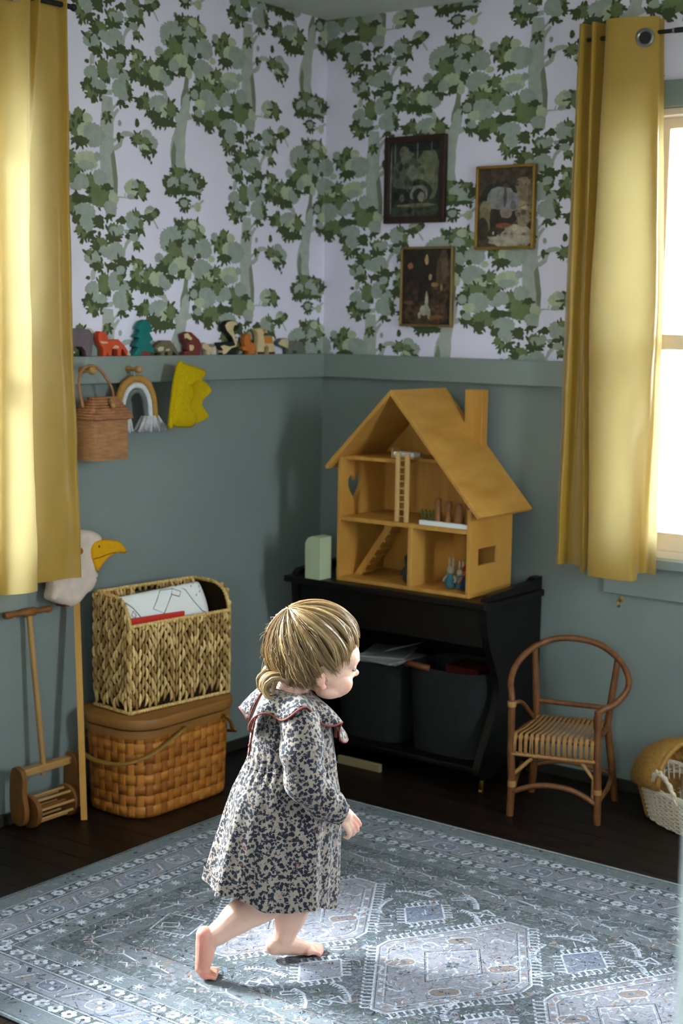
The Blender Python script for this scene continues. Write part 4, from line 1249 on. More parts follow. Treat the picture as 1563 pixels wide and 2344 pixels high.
for k, (nm, lb, ct, mb_, mp_, md_) in tc_.items():
    d = TOY[k]
    P = ccw(d['body'][0])
    cy_ = sum(p[0] for p in P) / len(P)
    t = thing(nm, lb, ct, (.020, cy_, RAIL_T + .0002), group='wooden toys along the rail')
    sh = lambda Q: [(p[0] - cy_, p[1]) for p in Q]
    zmin = min(p[1] for p in P)
    P = [(p[0], p[1] - zmin if p[1] - zmin > .006 else 0.0) for p in P]
    puff(MB(), sh(P), -.0105, .0105, .0022, MX(0), lev=3).obj('body', mb_, t, True, 50)
    for nm2, mm in (('patch', mp_), ('dark', md_)):
        for q in d.get(nm2, []):
            Q = [(p[0], max(p[1] - zmin, .0006)) for p in ccw(q)]
            puff(MB(), sh(Q), -.0109, .0109, .0006, MX(0), lev=2).obj({'patch': 'painted_patch', 'dark': 'dark_patch'}[nm2] if k != 'tree' else 'trunk', mm or mp_, t, True, 50)
for k, yy, zz in (('fox', -1.057, .052), ('raccoon', -.832, .020), ('brownbear', -.745, .060), ('deer', -.372, .074)):
    pass

# ------------------------------------------------------------------ pegs and what hangs on them
for y, z, lb in ((-1.168, 1.281, 'turned wooden peg holding the house-shaped basket bag'), (-.983, 1.281, 'turned wooden peg holding the cord rainbow'), (-.778, 1.279, 'turned wooden peg hidden behind the yellow felt crown')):
    q_ = .74 if y > -.9 else 1
    p = MB().lathe([(a_, b__ * q_) for a_, b__ in [(.008, 0), (.008, .016), (.0055, .024), (.0055, .034), (.010, .040), (.0115, .047), (.010, .054), (.005, .058)]], 14, 0, frame3((.0352, y, z), (0, 1, 0), (0, 0, 1), (1, 0, 0))).obj('peg', M_birch, smooth=True, auto=50)
    tag(p, lb, 'peg', 'wooden pegs on the rail')

M_rattan = mat('brown_rattan', (180, 132, 90), .6, .25, .22, (30, 30, 160), bump=.8, bscale=420)
M_rattan_d = mat('rattan_roof', (164, 112, 76), .6, .25, .3, (120, 40, 40), bump=.8, bscale=380)
# house shaped basket: front face x=.165, y -1.235..-1.112
bag = thing('basket_bag', 'house-shaped brown rattan bag with a pitched lid, hanging from the first peg', 'bag', (.085, -1.131, 1.026))
bw_, bd_, bhh = .064, .040, .118


def woven(mb, path, z0, z1, dz, r, amp, phase=0.0, nst=2.0):
    """horizontal weavers round a closed path; over-under ripple"""
    k = len(path)
    z = z0
    i = 0
    while z < z1:
        pts = []
        for j, (p, nrm) in enumerate(path):
            a = amp * (1 if (j + i) % 2 else -1)
            pts.append((p[0] + nrm[0] * a, p[1] + nrm[1] * a, z))
        mb.tube(pts, r, 5, closed=True)
        z += dz
        i += 1
    return mb


def rounded_rect_path(hx, hy, rad, n):
    """evenly spaced points and normals around a rounded rectangle"""
    L = []
    for (cx, cy_, a0) in ((hx - rad, hy - rad, 0), (-hx + rad, hy - rad, 90), (-hx + rad, -hy + rad, 180), (hx - rad, -hy + rad, 270)):
        for i in range(7):
            a = radians(a0 + 15 * i)
            L.append(Vector((cx + rad * cos(a), cy_ + rad * sin(a))))
    L.append(L[0])
    D = [0]
    for a, b_ in zip(L, L[1:]):
        D.append(D[-1] + (b_ - a).length)
    out = []
    for i in range(n):
        s = D[-1] * i / n
        j = max(q for q in range(len(D) - 1) if D[q] <= s)
        u = (s - D[j]) / (D[j + 1] - D[j] + 1e-12)
        p = L[j].lerp(L[j + 1], u)
        out.append(p)
    res = []
    for i in range(n):
        t = out[(i + 1) % n] - out[i - 1]
        res.append(((out[i].x, out[i].y), (t.normalized().y, -t.normalized().x)))
    return res


path = rounded_rect_path(bd_, bw_, .008, 84)
wm = woven(MB(), path, .0022, bhh, .0031, .0019, .0009)
wm.obj('weave', M_rattan, bag, True, kind='stuff')
core = MB()
core.loft([[(p[0] * .97, p[1] * .97, z) for p, n_ in path] for z in (.001, bhh)], cap0=True, cap1=True)
core.obj('lining', M_rattan_d, bag, True, 60)
lid = MB()
lid.loft([[(p[0] * s, p[1] * q, z) for p, n_ in path] for s, q, z in ((1.0, 1.0, .114), (1.20, 1.19, .118), (1.20, 1.19, .124), (.97, 1.10, .140), (.62, .92, .158), (.30, .72, .176), (.12, .66, .179))], cap0=True, cap1=True)
lo_ = lid.obj('lid', M_rattan_d, bag, True, 50)
lr = MB()
for s, q, z in ((1.21, 1.20, .121), (1.12, 1.16, .129), (1.02, 1.12, .137), (.90, 1.06, .1455), (.76, .99, .153), (.61, .92, .160), (.46, .83, .168), (.31, .74, .1765)):
    lr.tube([(p[0] * s + n_[0] * .0012 * (1 if j % 2 else -1), p[1] * q + n_[1] * .0012 * (1 if j % 2 else -1), z) for j, (p, n_) in enumerate(path)], .0036, 5, closed=True)
lr.obj('roof_strands', M_rattan_d, lo_, True, kind='stuff')
MB().tube(catmull([(-.007, -.066, .150), (-.007, -.082, .200), (-.007, -.080, .240), (-.007, -.063, .262), (-.007, -.035, .2685), (-.007, -.004, .256), (-.007, .024, .230), (-.007, .045, .200), (-.007, .052, .165)], 40), .0042, 8).obj('handle', M_rattan_d, bag, True)
MB().tube([(.020, .012, .168), (.032, .006, .163), (.042, .000, .156)], [.009, .010, .004], 10).obj('clasp_loop', M_rattan_d, bag, True)
MB().ell((.046, -.002, .156), (.007, .007, .007)).obj('toggle', M_birch, bag, True)

# cord rainbow
rb = thing('rainbow_hanging', 'cord-wrapped mustard, white and grey rainbow with white tassels, on the second peg', 'wall hanging', (.052, -.96, 1.253), group=None)
M_must = mat('mustard_cord', (172, 128, 66), .9, .1, .12, (40, 40, 200), bump=.6, bscale=500)
M_wcord = mat('white_cord', (206, 204, 206), .9, .1, .08, 60, bump=.6, bscale=500)
M_gcord = mat('grey_cord', (104, 110, 108), .9, .1, .1, 60, bump=.6, bscale=500)
A1 = [(-.077, -.105), (-.077, -.072), (-.071, -.049), (-.054, -.021), (-.0245, -.003), (.0013, 0), (.031, -.007), (.054, -.031), (.069, -.066), (.0746, -.118)]
for nm_, k_, r_, mm in (('mustard_cord', 0.0, .0115, M_must), ('white_cord', .0195, .0095, M_wcord), ('grey_cord', .0365, .0080, M_gcord)):
    P = []
    ctr = Vector((-.005, -.075))
    for (y, z) in A1:
        v = Vector((y, z)) - ctr
        lim = max(v.length, .01)
        if z < -.075:
            P.append((0, y - k_ * (1 if y > 0 else -1), z))
        else:
            q = ctr + v * (1 - k_ / lim)
            P.append((0, q.x, q.y))
    MB().tube(catmull(P, 40), r_, 10).obj(nm_, mm, rb, True)
fr = random.Random(5)
for cy_, hw in ((-.050, .030), (.055, .056)):
    tm = MB()
    for i in range(120):
        y0 = cy_ + (fr.random() - .5) * hw
        x0 = (fr.random() - .5) * .020
        sp = (y0 - cy_) * (1.0 if cy_ > 0 else .3)
        L = .034 + .014 * fr.random()
        tm.tube([(x0, y0, -.112), (x0 * 1.4, y0 + sp * .5, -.112 - L * .5), (x0 * 1.6 + (fr.random() - .5) * .006, y0 + sp + (fr.random() - .5) * .008, -.112 - L)], .0021, 4)
    tm.obj('tassel', M_wcord, rb, True, kind='stuff')
MB().tube([(-.006, -.021, .030), (0.002, -.024, .040), (.010, -.021, .030), (.005, -.014, -.004), (-.002, -.014, -.004)], .0014, 6, closed=True).obj('loop', mat('pale_ribbon', (170, 196, 176), .7), rb)

# felt crown, hung sideways
M_felt = mat('mustard_felt', (190, 160, 18), .95, .05, .12, 160, bump=.5, bscale=600)
cr_ = thing('felt_crown', 'mustard yellow felt crown hanging sideways from the rail peg', 'crown', (.078, -.765, 1.20))
CF = [(-0.8173, 1.3016), (-0.7179, 1.2786), (-0.7036, 1.2688), (-0.7117, 1.2566), (-0.7379, 1.2549), (-0.7666, 1.2463), (-0.769, 1.2333), (-0.7557, 1.2112), (-0.7636, 1.1896), (-0.7794, 1.1711), (-0.7734, 1.1573), (-0.7432, 1.1302), (-0.7572, 1.1075), (-0.7811, 1.1004), (-0.8595, 1.1081), (-0.8692, 1.1206), (-0.8482, 1.2378), (-0.8329, 1.2964)]
CB = [(-0.7400, 1.2419), (-0.6958, 1.2518), (-0.6483, 1.2138), (-0.6524, 1.2055), (-0.7014, 1.1737), (-0.6601, 1.1319), (-0.6654, 1.1251), (-0.7355, 1.1018), (-0.7900, 1.1174), (-0.7900, 1.243)]
for nm_, P, xf, sgn, ctr, squ in (('front_felt', CF, .020, 1, Vector((-.048, 0)), .40), ('back_felt', CB, -.022, -1, Vector((.04, -.02)), .3)):
    mb = MB()
    P = ccw(smooth_poly([(p[0] + .765, p[1] - 1.20) for p in P], it=2))
    rings = []
    for s in (0, .10, .22, .36, .52, .7, .88):
        ring = []
        for p in P:
            q = Vector(p).lerp(ctr + Vector((0, Vector(p).y * squ)), s)
            bul = (1 - (1 - min(1, s * 1.6)) ** 2) * (.016 if sgn > 0 else .004)
            lean = .35 * max(0, q.x + .03) if sgn < 0 else 0
            ring.append((xf + sgn * bul * (1 if sgn > 0 else .3) + .004 * sin(q.y * 38) * min(1, s * 2) + lean * .3, q.x, q.y))
        rings.append(ring)
    mb.loft(rings, cap1=True)
    o = mb.obj(nm_, M_felt, cr_, True)
    sd = o.modifiers.new('thick', 'SOLIDIFY')
    sd.thickness = .005
MB().tube([(.020, p[0], p[1]) for p in catmull([(-.054, .100), (-.066, .090), (-.083, .036), (-.102, -.080), (-.096, -.091)], 24)], .007, 8).obj('edge_seam', M_felt, cr_, True)

# ------------------------------------------------------------------ picnic basket
M_spl = [mat('splint_%s' % n, c, .45, .35, .14, (8, 8, 60)) for n, c in (('amber', (166, 100, 34)), ('honey', (180, 114, 44)), ('russet', (148, 86, 28)))]
M_lid = mat('basket_lid_wood', (140, 94, 42), .45, .35, .15, (40, 4, 4))
M_hand = mat('handle_wood', (136, 100, 40), .45, .35, .1, 20)
pk = thing('picnic_basket', 'large amber splint picnic basket with a flat lid and swing handles', 'basket', (.158, -.976, FZ))
PX, PY, PZ = .130, .214, .262


def pk_path(z, n, out=0.0):
    k = .95 + .05 * (z / PZ)
    P = rounded_rect_path(PX * k, PY * k, .085 * k, n)
    return [(p[0] + q[0] * out, p[1] + q[1] * out) for p, q in P], [q for p, q in P]


NC = 44
core = MB()
core.loft([[(*p, z) for p in pk_path(z, 88, -.004)[0]] for z in (.001, .09, .18, PZ)], cap0=True, cap1=True)
core.obj('core', M_spl[2], pk, True, 60)
NR = 8
rh = (PZ - .012) / NR
sr = random.Random(2)
for c in range(NC):                                 # upright splints
    rings = []
    for i in range(NR * 4 + 1):
        z = .004 + (PZ - .008) * i / (NR * 4)
        row = (z - .004) / rh
        o_ = .0014 * (-sin(row * pi + (c % 2) * pi)) + .0015
        P, Nn = pk_path(z, NC * 6, o_)
        j0 = c * 6
        rings.append([(*P[(j0 + q) % (NC * 6)], z) for q in (0.4 and 0, 2, 4, 5)])
    mb = MB().loft(rings, closed=False)
    o = mb.obj('splint', M_spl[sr.randrange(3)], pk, True)
    sd = o.modifiers.new('thick', 'SOLIDIFY')
    sd.thickness = .0016
for r_i in range(NR):                               # splints running round
    za, zb = .006 + r_i * rh + .0015, .006 + (r_i + 1) * rh - .0015
    rings = []
    for z in (za, (za + zb) / 2, zb):
        P, Nn = pk_path(z, NC * 4, 0.0)
        ring = []
        for j in range(NC * 4):
            ph = (j / 4 - .4) * pi
            o_ = .0019 * (sin(ph + pi / 2) if r_i % 2 == 0 else -sin(ph + pi / 2)) + .0012
            ring.append((P[j][0] + Nn[j][0] * o_, P[j][1] + Nn[j][1] * o_, z))
        rings.append(ring)
    o = MB().loft(rings).obj('splint', M_spl[(r_i * 2 + 1) % 3], pk, True)
    sd = o.modifiers.new('thick', 'SOLIDIFY')
    sd.thickness = .0016
MB().loft([[(*p, z) for p in pk_path(PZ, 88, o_)[0]] for o_, z in ((.0045, PZ - .024), (.0085, PZ - .022), (.0085, PZ), (.004, PZ + .001))]).obj('rim_hoop', M_lid, pk, True, 50)
lp = [[(*p, z) for p in pk_path(PZ, 88, o_)[0]] for o_, z in ((.0, PZ + .006), (.014, PZ + .006), (.016, PZ + .009), (.016, PZ + .030), (.013, PZ + .0345))]
MB().loft(lp, cap0=True, cap1=True).obj('lid', M_lid, pk, True, 40)
MB().loft([[(*p, z) for p in pk_path(PZ, 88, .002)[0]] for z in (PZ - .002, PZ + .007)]).obj('lid_gap_shade', M_black, pk, True)  # black band round the joint; shade under the lid put into its colour
lidz = FZ + PZ + .0345
for s in (-1, 1):                                   # hoop handles dropped over each end
    y0 = s * .045 if s < 0 else .125
    P = []
    for i in range(41):
        u = i / 40
        a = pi * u
        rx = PX * 1.06 + .014
        x = rx * cos(a) if True else 0
        q = sin(a)
        reach = (PY + .018 - .045) if s < 0 else (PY + .022 - .150)
        yy = y0 + s * reach * (q ** .75) if s < 0 else y0 + reach * (q ** .75)
        zz = PZ - .010 - .090 * (q ** .8)
        ex = 1.0 + (.03 if abs(yy) > PY - .09 else 0)
        P.append((x * ex if abs(x * ex) < rx * 1.05 else x, yy, zz))
    # keep the strap outside the rounded body
    P2 = []
    for x, yy, zz in P:
        e = 4.5
        k = ((abs(x) / (PX + .016)) ** e + (abs(yy) / (PY + .020)) ** e) ** (1 / e)
        if abs(yy) > .10 and k < 1.0:
            x, yy = x / k, yy / k
        P2.append((x, yy, zz))
    MB().tube(catmull(P2, 60), .0085, 8, flat=.45).obj('handle', M_hand, pk, True)
    for e in (-1, 1):
        MB().tube([(e * (PX + .004), y0, PZ - .012), (e * (PX + .022), y0, PZ - .012)], .005, 10).obj('rivet', M_brass, pk, True, 40)

# ------------------------------------------------------------------ seagrass magazine basket on the lid
M_sea = mat('seagrass', (232, 198, 134), .75, .15, .30, (160, 160, 30), rgb2=(176, 138, 80))
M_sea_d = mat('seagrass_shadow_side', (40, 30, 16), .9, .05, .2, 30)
ang = radians(-6)
sg = thing('seagrass_basket', 'woven seagrass magazine basket with a cut-away front, on the picnic basket lid', 'basket', (.213, -1.152, lidz + .0005), rz=ang)
SL, SD, SHB, SHF = .382, .158, .338, .258
# local: y along the front, x towards the room (front at x=0), back at x=-SD
sgr = random.Random(8)
wv = MB()


def height_at_side(u):
    """top edge of an end panel, u=0 at the back, 1 at the front"""
    r = .30
    return SHB if u < 1 - r else SHB - .05 * (1 - math.sqrt(max(0, 1 - ((u - (1 - r)) / r) ** 2)))


def strand_panel(p0, p1, nrm, hfun, cut=None):
    L = math.hypot(p1[0] - p0[0], p1[1] - p0[1])
    nc = int(L / .0114)
    for c in range(nc + 1):
        u = c / nc
        x, y = p0[0] + (p1[0] - p0[0]) * u, p0[1] + (p1[1] - p0[1]) * u
        H = hfun(u)
        z = .004 - (.018 if c % 2 else 0) + (sgr.random() - .5) * .006
        while z < H - .006:
            L2 = min(.038 * (.9 + .2 * sgr.random()), H - z)
            if z < .003:
                z += L2 * .9
                continue
            if not (cut and cut[0] < u < cut[1] and cut[2] < z + L2 / 2 < cut[3]):
                tl = (sgr.random() - .5) * .004
                tx, ty = (p1[0] - p0[0]) / L, (p1[1] - p0[1]) / L
                b0 = (sgr.random() - .3) * .0025
                pts = []
                for q in range(5):
                    v = q / 4
                    bul = .0052 * sin(pi * v) + b0
                    sl = tl * (v - .5) * 2 + .0018 * sin(v * 5 + c)
                    pts.append((x + nrm[0] * bul + tx * sl, y + nrm[1] * bul + ty * sl, z + L2 * v * 1.12 - L2 * .06))
                tn = sgr.random()
                wv.tube(pts, [.0015, .0044, .0053, .0044, .0015], 6, col=tuple(int(a_ + (b__ - a_) * tn) for a_, b__ in zip((140, 106, 58), (228, 194, 132))))
            z += L2 * .93
    return wv


strand_panel((0, 0), (0, SL), (1, 0), lambda u: SHF)
strand_panel((-SD, 0), (0, 0), (0, -1), height_at_side)
strand_panel((-SD, SL), (0, SL), (0, 1), height_at_side)
strand_panel((-SD, 0), (-SD, SL), (1, 0), lambda u: SHB, cut=(.38, .60, SHB - .055, SHB - .012))
wv.obj('weave', mat('seagrass_strands', (200, 160, 100), .75, .15, .2, 90, vcol=True), sg, True, kind='stuff')
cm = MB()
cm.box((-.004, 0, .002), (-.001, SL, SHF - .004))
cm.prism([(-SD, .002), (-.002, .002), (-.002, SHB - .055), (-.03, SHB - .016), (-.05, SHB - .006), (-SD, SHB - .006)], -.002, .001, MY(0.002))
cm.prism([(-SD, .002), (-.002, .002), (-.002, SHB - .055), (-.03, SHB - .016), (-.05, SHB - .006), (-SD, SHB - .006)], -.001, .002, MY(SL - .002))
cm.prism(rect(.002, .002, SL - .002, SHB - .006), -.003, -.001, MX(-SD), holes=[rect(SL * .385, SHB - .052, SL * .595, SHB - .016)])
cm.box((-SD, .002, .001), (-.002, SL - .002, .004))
cm.obj('lining', M_sea_d, sg)  # dark backing sheet; shade between the strands put into its colour
rim = MB()


def braid(pts, r=.006, pitch=.016):
    P = [Vector(p) for p in pts]
    D = [0]
    for a, b_ in zip(P, P[1:]):
        D.append(D[-1] + (b_ - a).length)
    n = max(8, int(D[-1] / .0045))
    Q = catmull([tuple(p) for p in pts], n)
    for ph in (0, pi):
        out = []
        for i, q in enumerate(Q):
            t = (Q[min(i + 1, n - 1)] - Q[max(i - 1, 0)]).normalized()
            s = t.cross(Vector((.3, .5, .8))).normalized()
            w = t.cross(s)
            a = 2 * pi * (D[-1] * i / (n - 1)) / pitch + ph
            out.append(q + (s * cos(a) + w * sin(a)) * r * .55)
        rim.tube(out, r * .62, 6)


side_top = [(-SD, SHB), (-SD * .6, SHB + .001), (-SD * .35, SHB - .004), (-SD * .14, SHB - .020), (-.004, SHB - .052), (.001, SHB - .075), (.001, SHF + .002)]
for y in (0, SL):
    braid([(p[0], y, p[1]) for p in side_top])
braid([(.002, 0, SHF), (.002, SL / 2, SHF), (.002, SL, SHF)])
braid([(-SD, 0, SHB), (-SD, SL / 2, SHB), (-SD, SL, SHB)])
braid([(.004, 0, .006), (.004, SL / 2, .006), (.004, SL, .006)])
braid([(-SD, -.003, .006), (-SD / 2, -.003, .006), (0.004, -.003, .006)])
for y in (0, SL):
    braid([(.003, y, .006), (.003, y, .12), (.003, y, SHF)], .005)
hy0, hy1 = SL * .38, SL * .60
braid([(-SD + .002, hy0, SHB - .054), (-SD + .002, (hy0 + hy1) / 2, SHB - .054), (-SD + .002, hy1, SHB - .054)], .004)
rim.obj('rim_braid', M_sea, sg, True, kind='stuff')

# rolled drawing and red folder standing in the basket
dr = thing('drawing_sheet', 'big white sheet with a childs line drawing, curled in the seagrass basket', 'drawing', (.213, -1.152, lidz + .012), rz=ang)
shp = []
NB = 14


def sheet_pt(u, v):
    """u along (0..1), v up the curl (0..1)"""
    a = -1.1 + 2.35 * v
    y = .010 + .318 * u
    x = -.062 - .034 * sin(a) * (1.0) - .01 + .012 * (1 - u)
    z = .225 + .105 * v - .012 * max(0, v - .75) * 4 * (v - .75) * 4 + .012 * u
    return Vector((-.030 - .055 * v ** 1.6, y, z))


for i in range(NB + 1):
    v = i / NB
    shp.append([sheet_pt(j / 20, v) for j in range(21)])
lowr = [[(p.x - .002, p.y, .02) for p in shp[0]]]
o = MB().loft(lowr + shp, closed=False).obj('sheet', M_white, dr, True)
sd = o.modifiers.new('thick', 'SOLIDIFY')
sd.thickness = .0012
M_ink = mat('pencil_line', (84, 84, 84), .8, .1)
ln = MB()


def ink(P, closed=False):
    pts = [sheet_pt(*q) + Vector((.0012, 0, .0003)) for q in P]
    ln.tube(pts, .0011, 4, closed=closed)


ink([(.36, .45), (.47, .28), (.62, .70), (.66, .86), (.52, .90), (.44, .66)], True)
ink([(.62, .72), (.70, .62), (.74, .74), (.66, .88)])
ink([(0.02, .80), (.08, .74), (.14, .58), (.19, .34), (.21, .12)])
ink([(.72, .99), (.80, .76), (.85, .42), (.92, .14), (.97, .05)])
ink([(.10, .40), (.13, .32), (.15, .40), (.13, .50)], True)
ink([(.14, .14), (.17, .22), (.20, .12), (.17, .05)], True)
for q in ((.88, .8), (.93, .9), (.95, .62), (.97, .75), (.90, .55)):
    ink([q, (q[0] + .012, q[1] + .05)])
ln.obj('line_drawing', M_ink, dr, kind='stuff')
rf = MB().box((-.022, .004, .015), (-.014, .215, .274))
rf = bevel(rf.obj('red_folder', mat('red_card', (196, 48, 36), .5, .3)), .001)
rf.location = (.213, -1.152, lidz + .004)
rf.rotation_euler = (radians(-1.0), 0, ang)
tag(rf, 'thin red folder just inside the front edge of the seagrass basket', 'folder')

# ------------------------------------------------------------------ bird-headed hobby horse
M_lin = mat('cream_plush', (206, 188, 172), .95, .05, .08, 40, bump=.4, bscale=500, sheen=.3)
M_beak = mat('ochre_felt', (204, 146, 20), .85, .1, .06, 60, bump=.2, bscale=500)
hh = thing('hobby_bird', 'stick toy with a white plush bird head and ochre hooked beak, leaning by the curtain', 'hobby horse', (.050, -1.20, 0))
BP = smooth_poly([(p[0] + 1.20, p[1]) for p in [(-1.2059, 0.8217), (-1.1705, 0.8247), (-1.1301, 0.8105), (-1.1166, 0.7923), (-1.1303, 0.7703), (-1.1396, 0.7412), (-1.142, 0.7179), (-1.1444, 0.6998), (-1.134, 0.6958), (-1.139, 0.6759), (-1.148, 0.658), (-1.162, 0.6439), (-1.178, 0.6412), (-1.1987, 0.6215), (-1.2297, 0.606), (-1.2602, 0.617), (-1.2988, 0.6324), (-1.3137, 0.6411), (-1.3027, 0.6723), (-1.3045, 0.6986), (-1.285, 0.7289), (-1.2631, 0.7655), (-1.2367, 0.8052)]], it=2)
puff(MB(), BP, -.030, .030, .020, MX(0), lev=6).obj('head', M_lin, hh, True)
KP = smooth_poly([(p[0] + 1.20, p[1]) for p in [(-1.1736, 0.7762), (-1.1578, 0.7911), (-1.1262, 0.7927), (-1.0712, 0.7851), (-1.0433, 0.7701), (-1.0316, 0.7449), (-1.0387, 0.7406), (-1.0713, 0.7478), (-1.1083, 0.7352), (-1.1266, 0.7222), (-1.1426, 0.7024), (-1.1539, 0.7038), (-1.165, 0.7252), (-1.1746, 0.753)]], it=1)
bk = puff(MB(), KP, -.036, .038, .012, MX(0), lev=5).obj('beak', M_beak, hh, True)
MB().ell((.0385, .051, .776), (.0014, .003, .004), 8, 6).obj('nostril', M_black, bk, True)
MB().tube(catmull([(.0383, .028, .742), (.0386, .055, .744), (.0384, .091, .750), (.0382, .118, .7515)], 20), .0012, 5).obj('mouth_seam', mat('brown_thread', (96, 62, 20), .9), bk, True)
MB().ell((.0295, -.012, .768), (.003, .009, .010), 12, 8).obj('eye', mat('amber_button', (150, 84, 34), .3, .5), hh, True)
MB().tube([(.090, -.062, FZ + .0006), (.004, -.006, .640)], .0125, 4).obj('stick', M_pine, hh)
MB().box((-.020, -.064, .612), (.018, -.036, .622)).obj('leather_tab', M_leather, hh)

# ------------------------------------------------------------------ toy push mower
mo = thing('toy_mower', 'wooden push mower toy with a dowel drum and long handle, leaning on the left wall', 'toy mower', (.072, -1.342, FZ))
DR = .047
for y in (-.062, .078):
    disc = MB().lathe([(.012, -.008), (DR - .003, -.008), (DR, -.005), (DR, .005), (DR - .003, .008), (.012, .008)], 32, 0, frame3((0, y, DR), (1, 0, 0), (0, 0, 1), (0, -1, 0)))
    disc.obj('drum_disc', M_oak, mo, True, 40)
for i in range(8):
    a = 2 * pi * i / 8 + .2
    MB().tube([((DR - .010) * cos(a), -.056, DR + (DR - .010) * sin(a)), ((DR - .010) * cos(a), .072, DR + (DR - .010) * sin(a))], .0042, 8).obj('dowel', M_birch, mo, True, 40)
MB().tube([(0, -.10, DR), (0, .118, DR)], .006, 10).obj('axle', M_oak, mo, True, 40)
for y in (-.098, .102):
    P = smooth_poly([(-.030, .185), (.016, .180), (.026, .150), (.020, .110), (.034, .060), (.026, .022), (-.006, .012), (-.030, .030), (-.036, .090)], it=2)
    puff(MB(), P, -.009, .009, .003, frame3((0, y, 0), (1, 0, 0), (0, 0, 1), (0, -1, 0)), lev=3).obj('side_board', M_oak, mo, True, 50)
bevel(MB().box((-.022, -.09, .150), (.006, .095, .172)).obj('cross_bar', M_birch, mo), .004)
MB().tube([(-.010, -.006, .150), (-.010, -.006, .136)], .006, 10).obj('wooden_plug', M_birch, mo, True, 40)
MB().tube([(-.006, -.006, .168), (-.043, -.020, .595)], .0085, 12).obj('handle_pole', M_birch, mo, True, 40)
gp = MB()
gp.tube([(-.044, -.108, .607), (-.044, -.100, .607), (-.044, -.085, .6065), (-.044, -.075, .6062), (-.044, -.045, .6057), (-.044, -.038, .6055), (-.044, .000, .605), (-.044, .006, .605), (-.044, .034, .6045), (-.044, .044, .604), (-.044, .054, .6038), (-.044, .060, .6036)],
        [.008, .0105, .010, .0075, .0075, .0125, .0125, .0075, .0075, .010, .0105, .008], 14)
gp.obj('grip', M_oak, mo, True, 50)

# ------------------------------------------------------------------ child's rattan armchair
M_cane = mat('rattan_pole', (122, 76, 36), .45, .4, .25, (50, 50, 20), rgb2=(88, 50, 24))
M_bind = mat('cane_binding', (158, 116, 68), .5, .3, .2, 60)
ch = thing('rattan_chair', 'small rattan armchair with a hoop back and cane-wrapped seat by the washstand', 'chair', (1.182, -.398, FZ), rz=math.atan2(.348, .937))
D = .215      # seat depth
legs = {'fl': (-.125, 0), 'fr': (.125, 0), 'bl': (-.098, D), 'br': (.112, D)}
FZ0 = .0005
fl = MB().tube([(-.127, 0, FZ0), (-.124, 0, .10), (-.130, 0, .20), (-.131, 0, .345)], [.0105, .0115, .0110, .0105], 12)
fl.obj('leg', M_cane, ch, True, 50)
MB().tube([(.127, 0, FZ0), (.125, 0, .10), (.120, 0, .20), (.118, 0, .336)], [.0105, .0115, .0110, .0105], 12).obj('leg', M_cane, ch, True, 50)
MB().tube([(-.105, D + .03, FZ0), (-.095, D + .01, .12), (-.090, D, .24), (-.104, D + .004, .455)], [.011, .0115, .011, .0095], 12).obj('leg', M_cane, ch, True, 50)
MB().tube([(.150, D + .03, FZ0), (.138, D + .012, .12), (.122, D, .24), (.146, D + .004, .450)], [.011, .0115, .011, .0095], 12).obj('leg', M_cane, ch, True, 50)
hoop = catmull([(-.131, .002, .335), (-.134, .010, .36), (-.146, .055, .39), (-.140, .12, .428), (-.108, .185, .462), (-.055, D + .006, .486), (.010, D + .010, .495), (.085, D + .006, .484), (.145, .19, .455), (.184, .13, .420), (.190, .08, .385), (.160, .03, .352), (.128, .006, .338), (.114, .002, .310), (.116, .03, .265), (.118, .09, .243)], 90)
MB().tube(hoop, .0095, 10).obj('hoop_back', M_cane, ch, True)
MB().tube(catmull([(-.128, .004, .336), (-.112, .05, .330), (-.098, .12, .285), (-.092, .185, .245)], 24), .0065, 8).obj('arm_brace', M_cane, ch, True)
MB().tube([(-.098, D, .298), (.128, D, .292)], .008, 10).obj('back_rail', M_cane, ch, True, 50)
for nm_, p, q in (('seat_rail', (-.128, 0, .238), (.120, 0, .238)), ('seat_rail', (-.092, D, .244), (.122, D, .244)), ('seat_rail', (-.130, 0, .236), (-.092, D, .240)), ('seat_rail', (.119, 0, .236), (.122, D, .240))):
    MB().tube([p, q], .0082, 10).obj(nm_, M_cane, ch, True, 50)
MB().tube([(-.131, -.004, .190), (-.05, -.006, .188), (.04, -.004, .187), (.124, -.004, .187)], .0066, 8).obj('wrap_rail', M_bind, ch, True, 50)
cs = random.Random(4)
for i in range(30):
    u = (i // 2 + .55 + .30 * (i % 2)) / 15.6
    xf, xb = -.128 + .248 * u, -.092 + .214 * u
    w = .0024 + .0006 * cs.random()
    pts = [(xf, .006, .187), (xf + (cs.random() - .5) * .003, -.0095, .192), (xf, -.0105, .236), (xf, -.004, .2485), (xf, .008, .2495), (xf * .6 + xb * .4, D * .4, .2455 + (.0012 if i % 2 else 0)), (xb * .8 + xf * .2, D * .8, .2490), (xb, D + .004, .2535), (xb, D + .0105, .244)]
    MB().tube(pts, w, 6, flat=.45).obj('cane_strand', M_bind, ch, True)
MB().tube(catmull([(-.122, -.002, .074), (-.06, -.006, .098), (0.0, -.008, .104), (.06, -.006, .094), (.120, -.002, .062)], 24), .0085, 8).obj('front_stretcher', M_cane, ch, True)
MB().tube(catmull([(-.100, D + .02, .090), (0, D + .02, .110), (.142, D + .02, .085)], 16), .008, 8).obj('back_stretcher', M_cane, ch, True)
for s, x in ((-1, -.120), (1, .128)):
    MB().tube([(x, .004, .070), (x + .012 * s, D * .5, .075), (x + .015 * s, D + .02, .09)], .0075, 8).obj('side_stretcher', M_cane, ch, True)
MB().tube([(-.122, .003, .124), (-.068, .003, .178)], .006, 8).obj('corner_brace', M_bind, ch, True, 50)
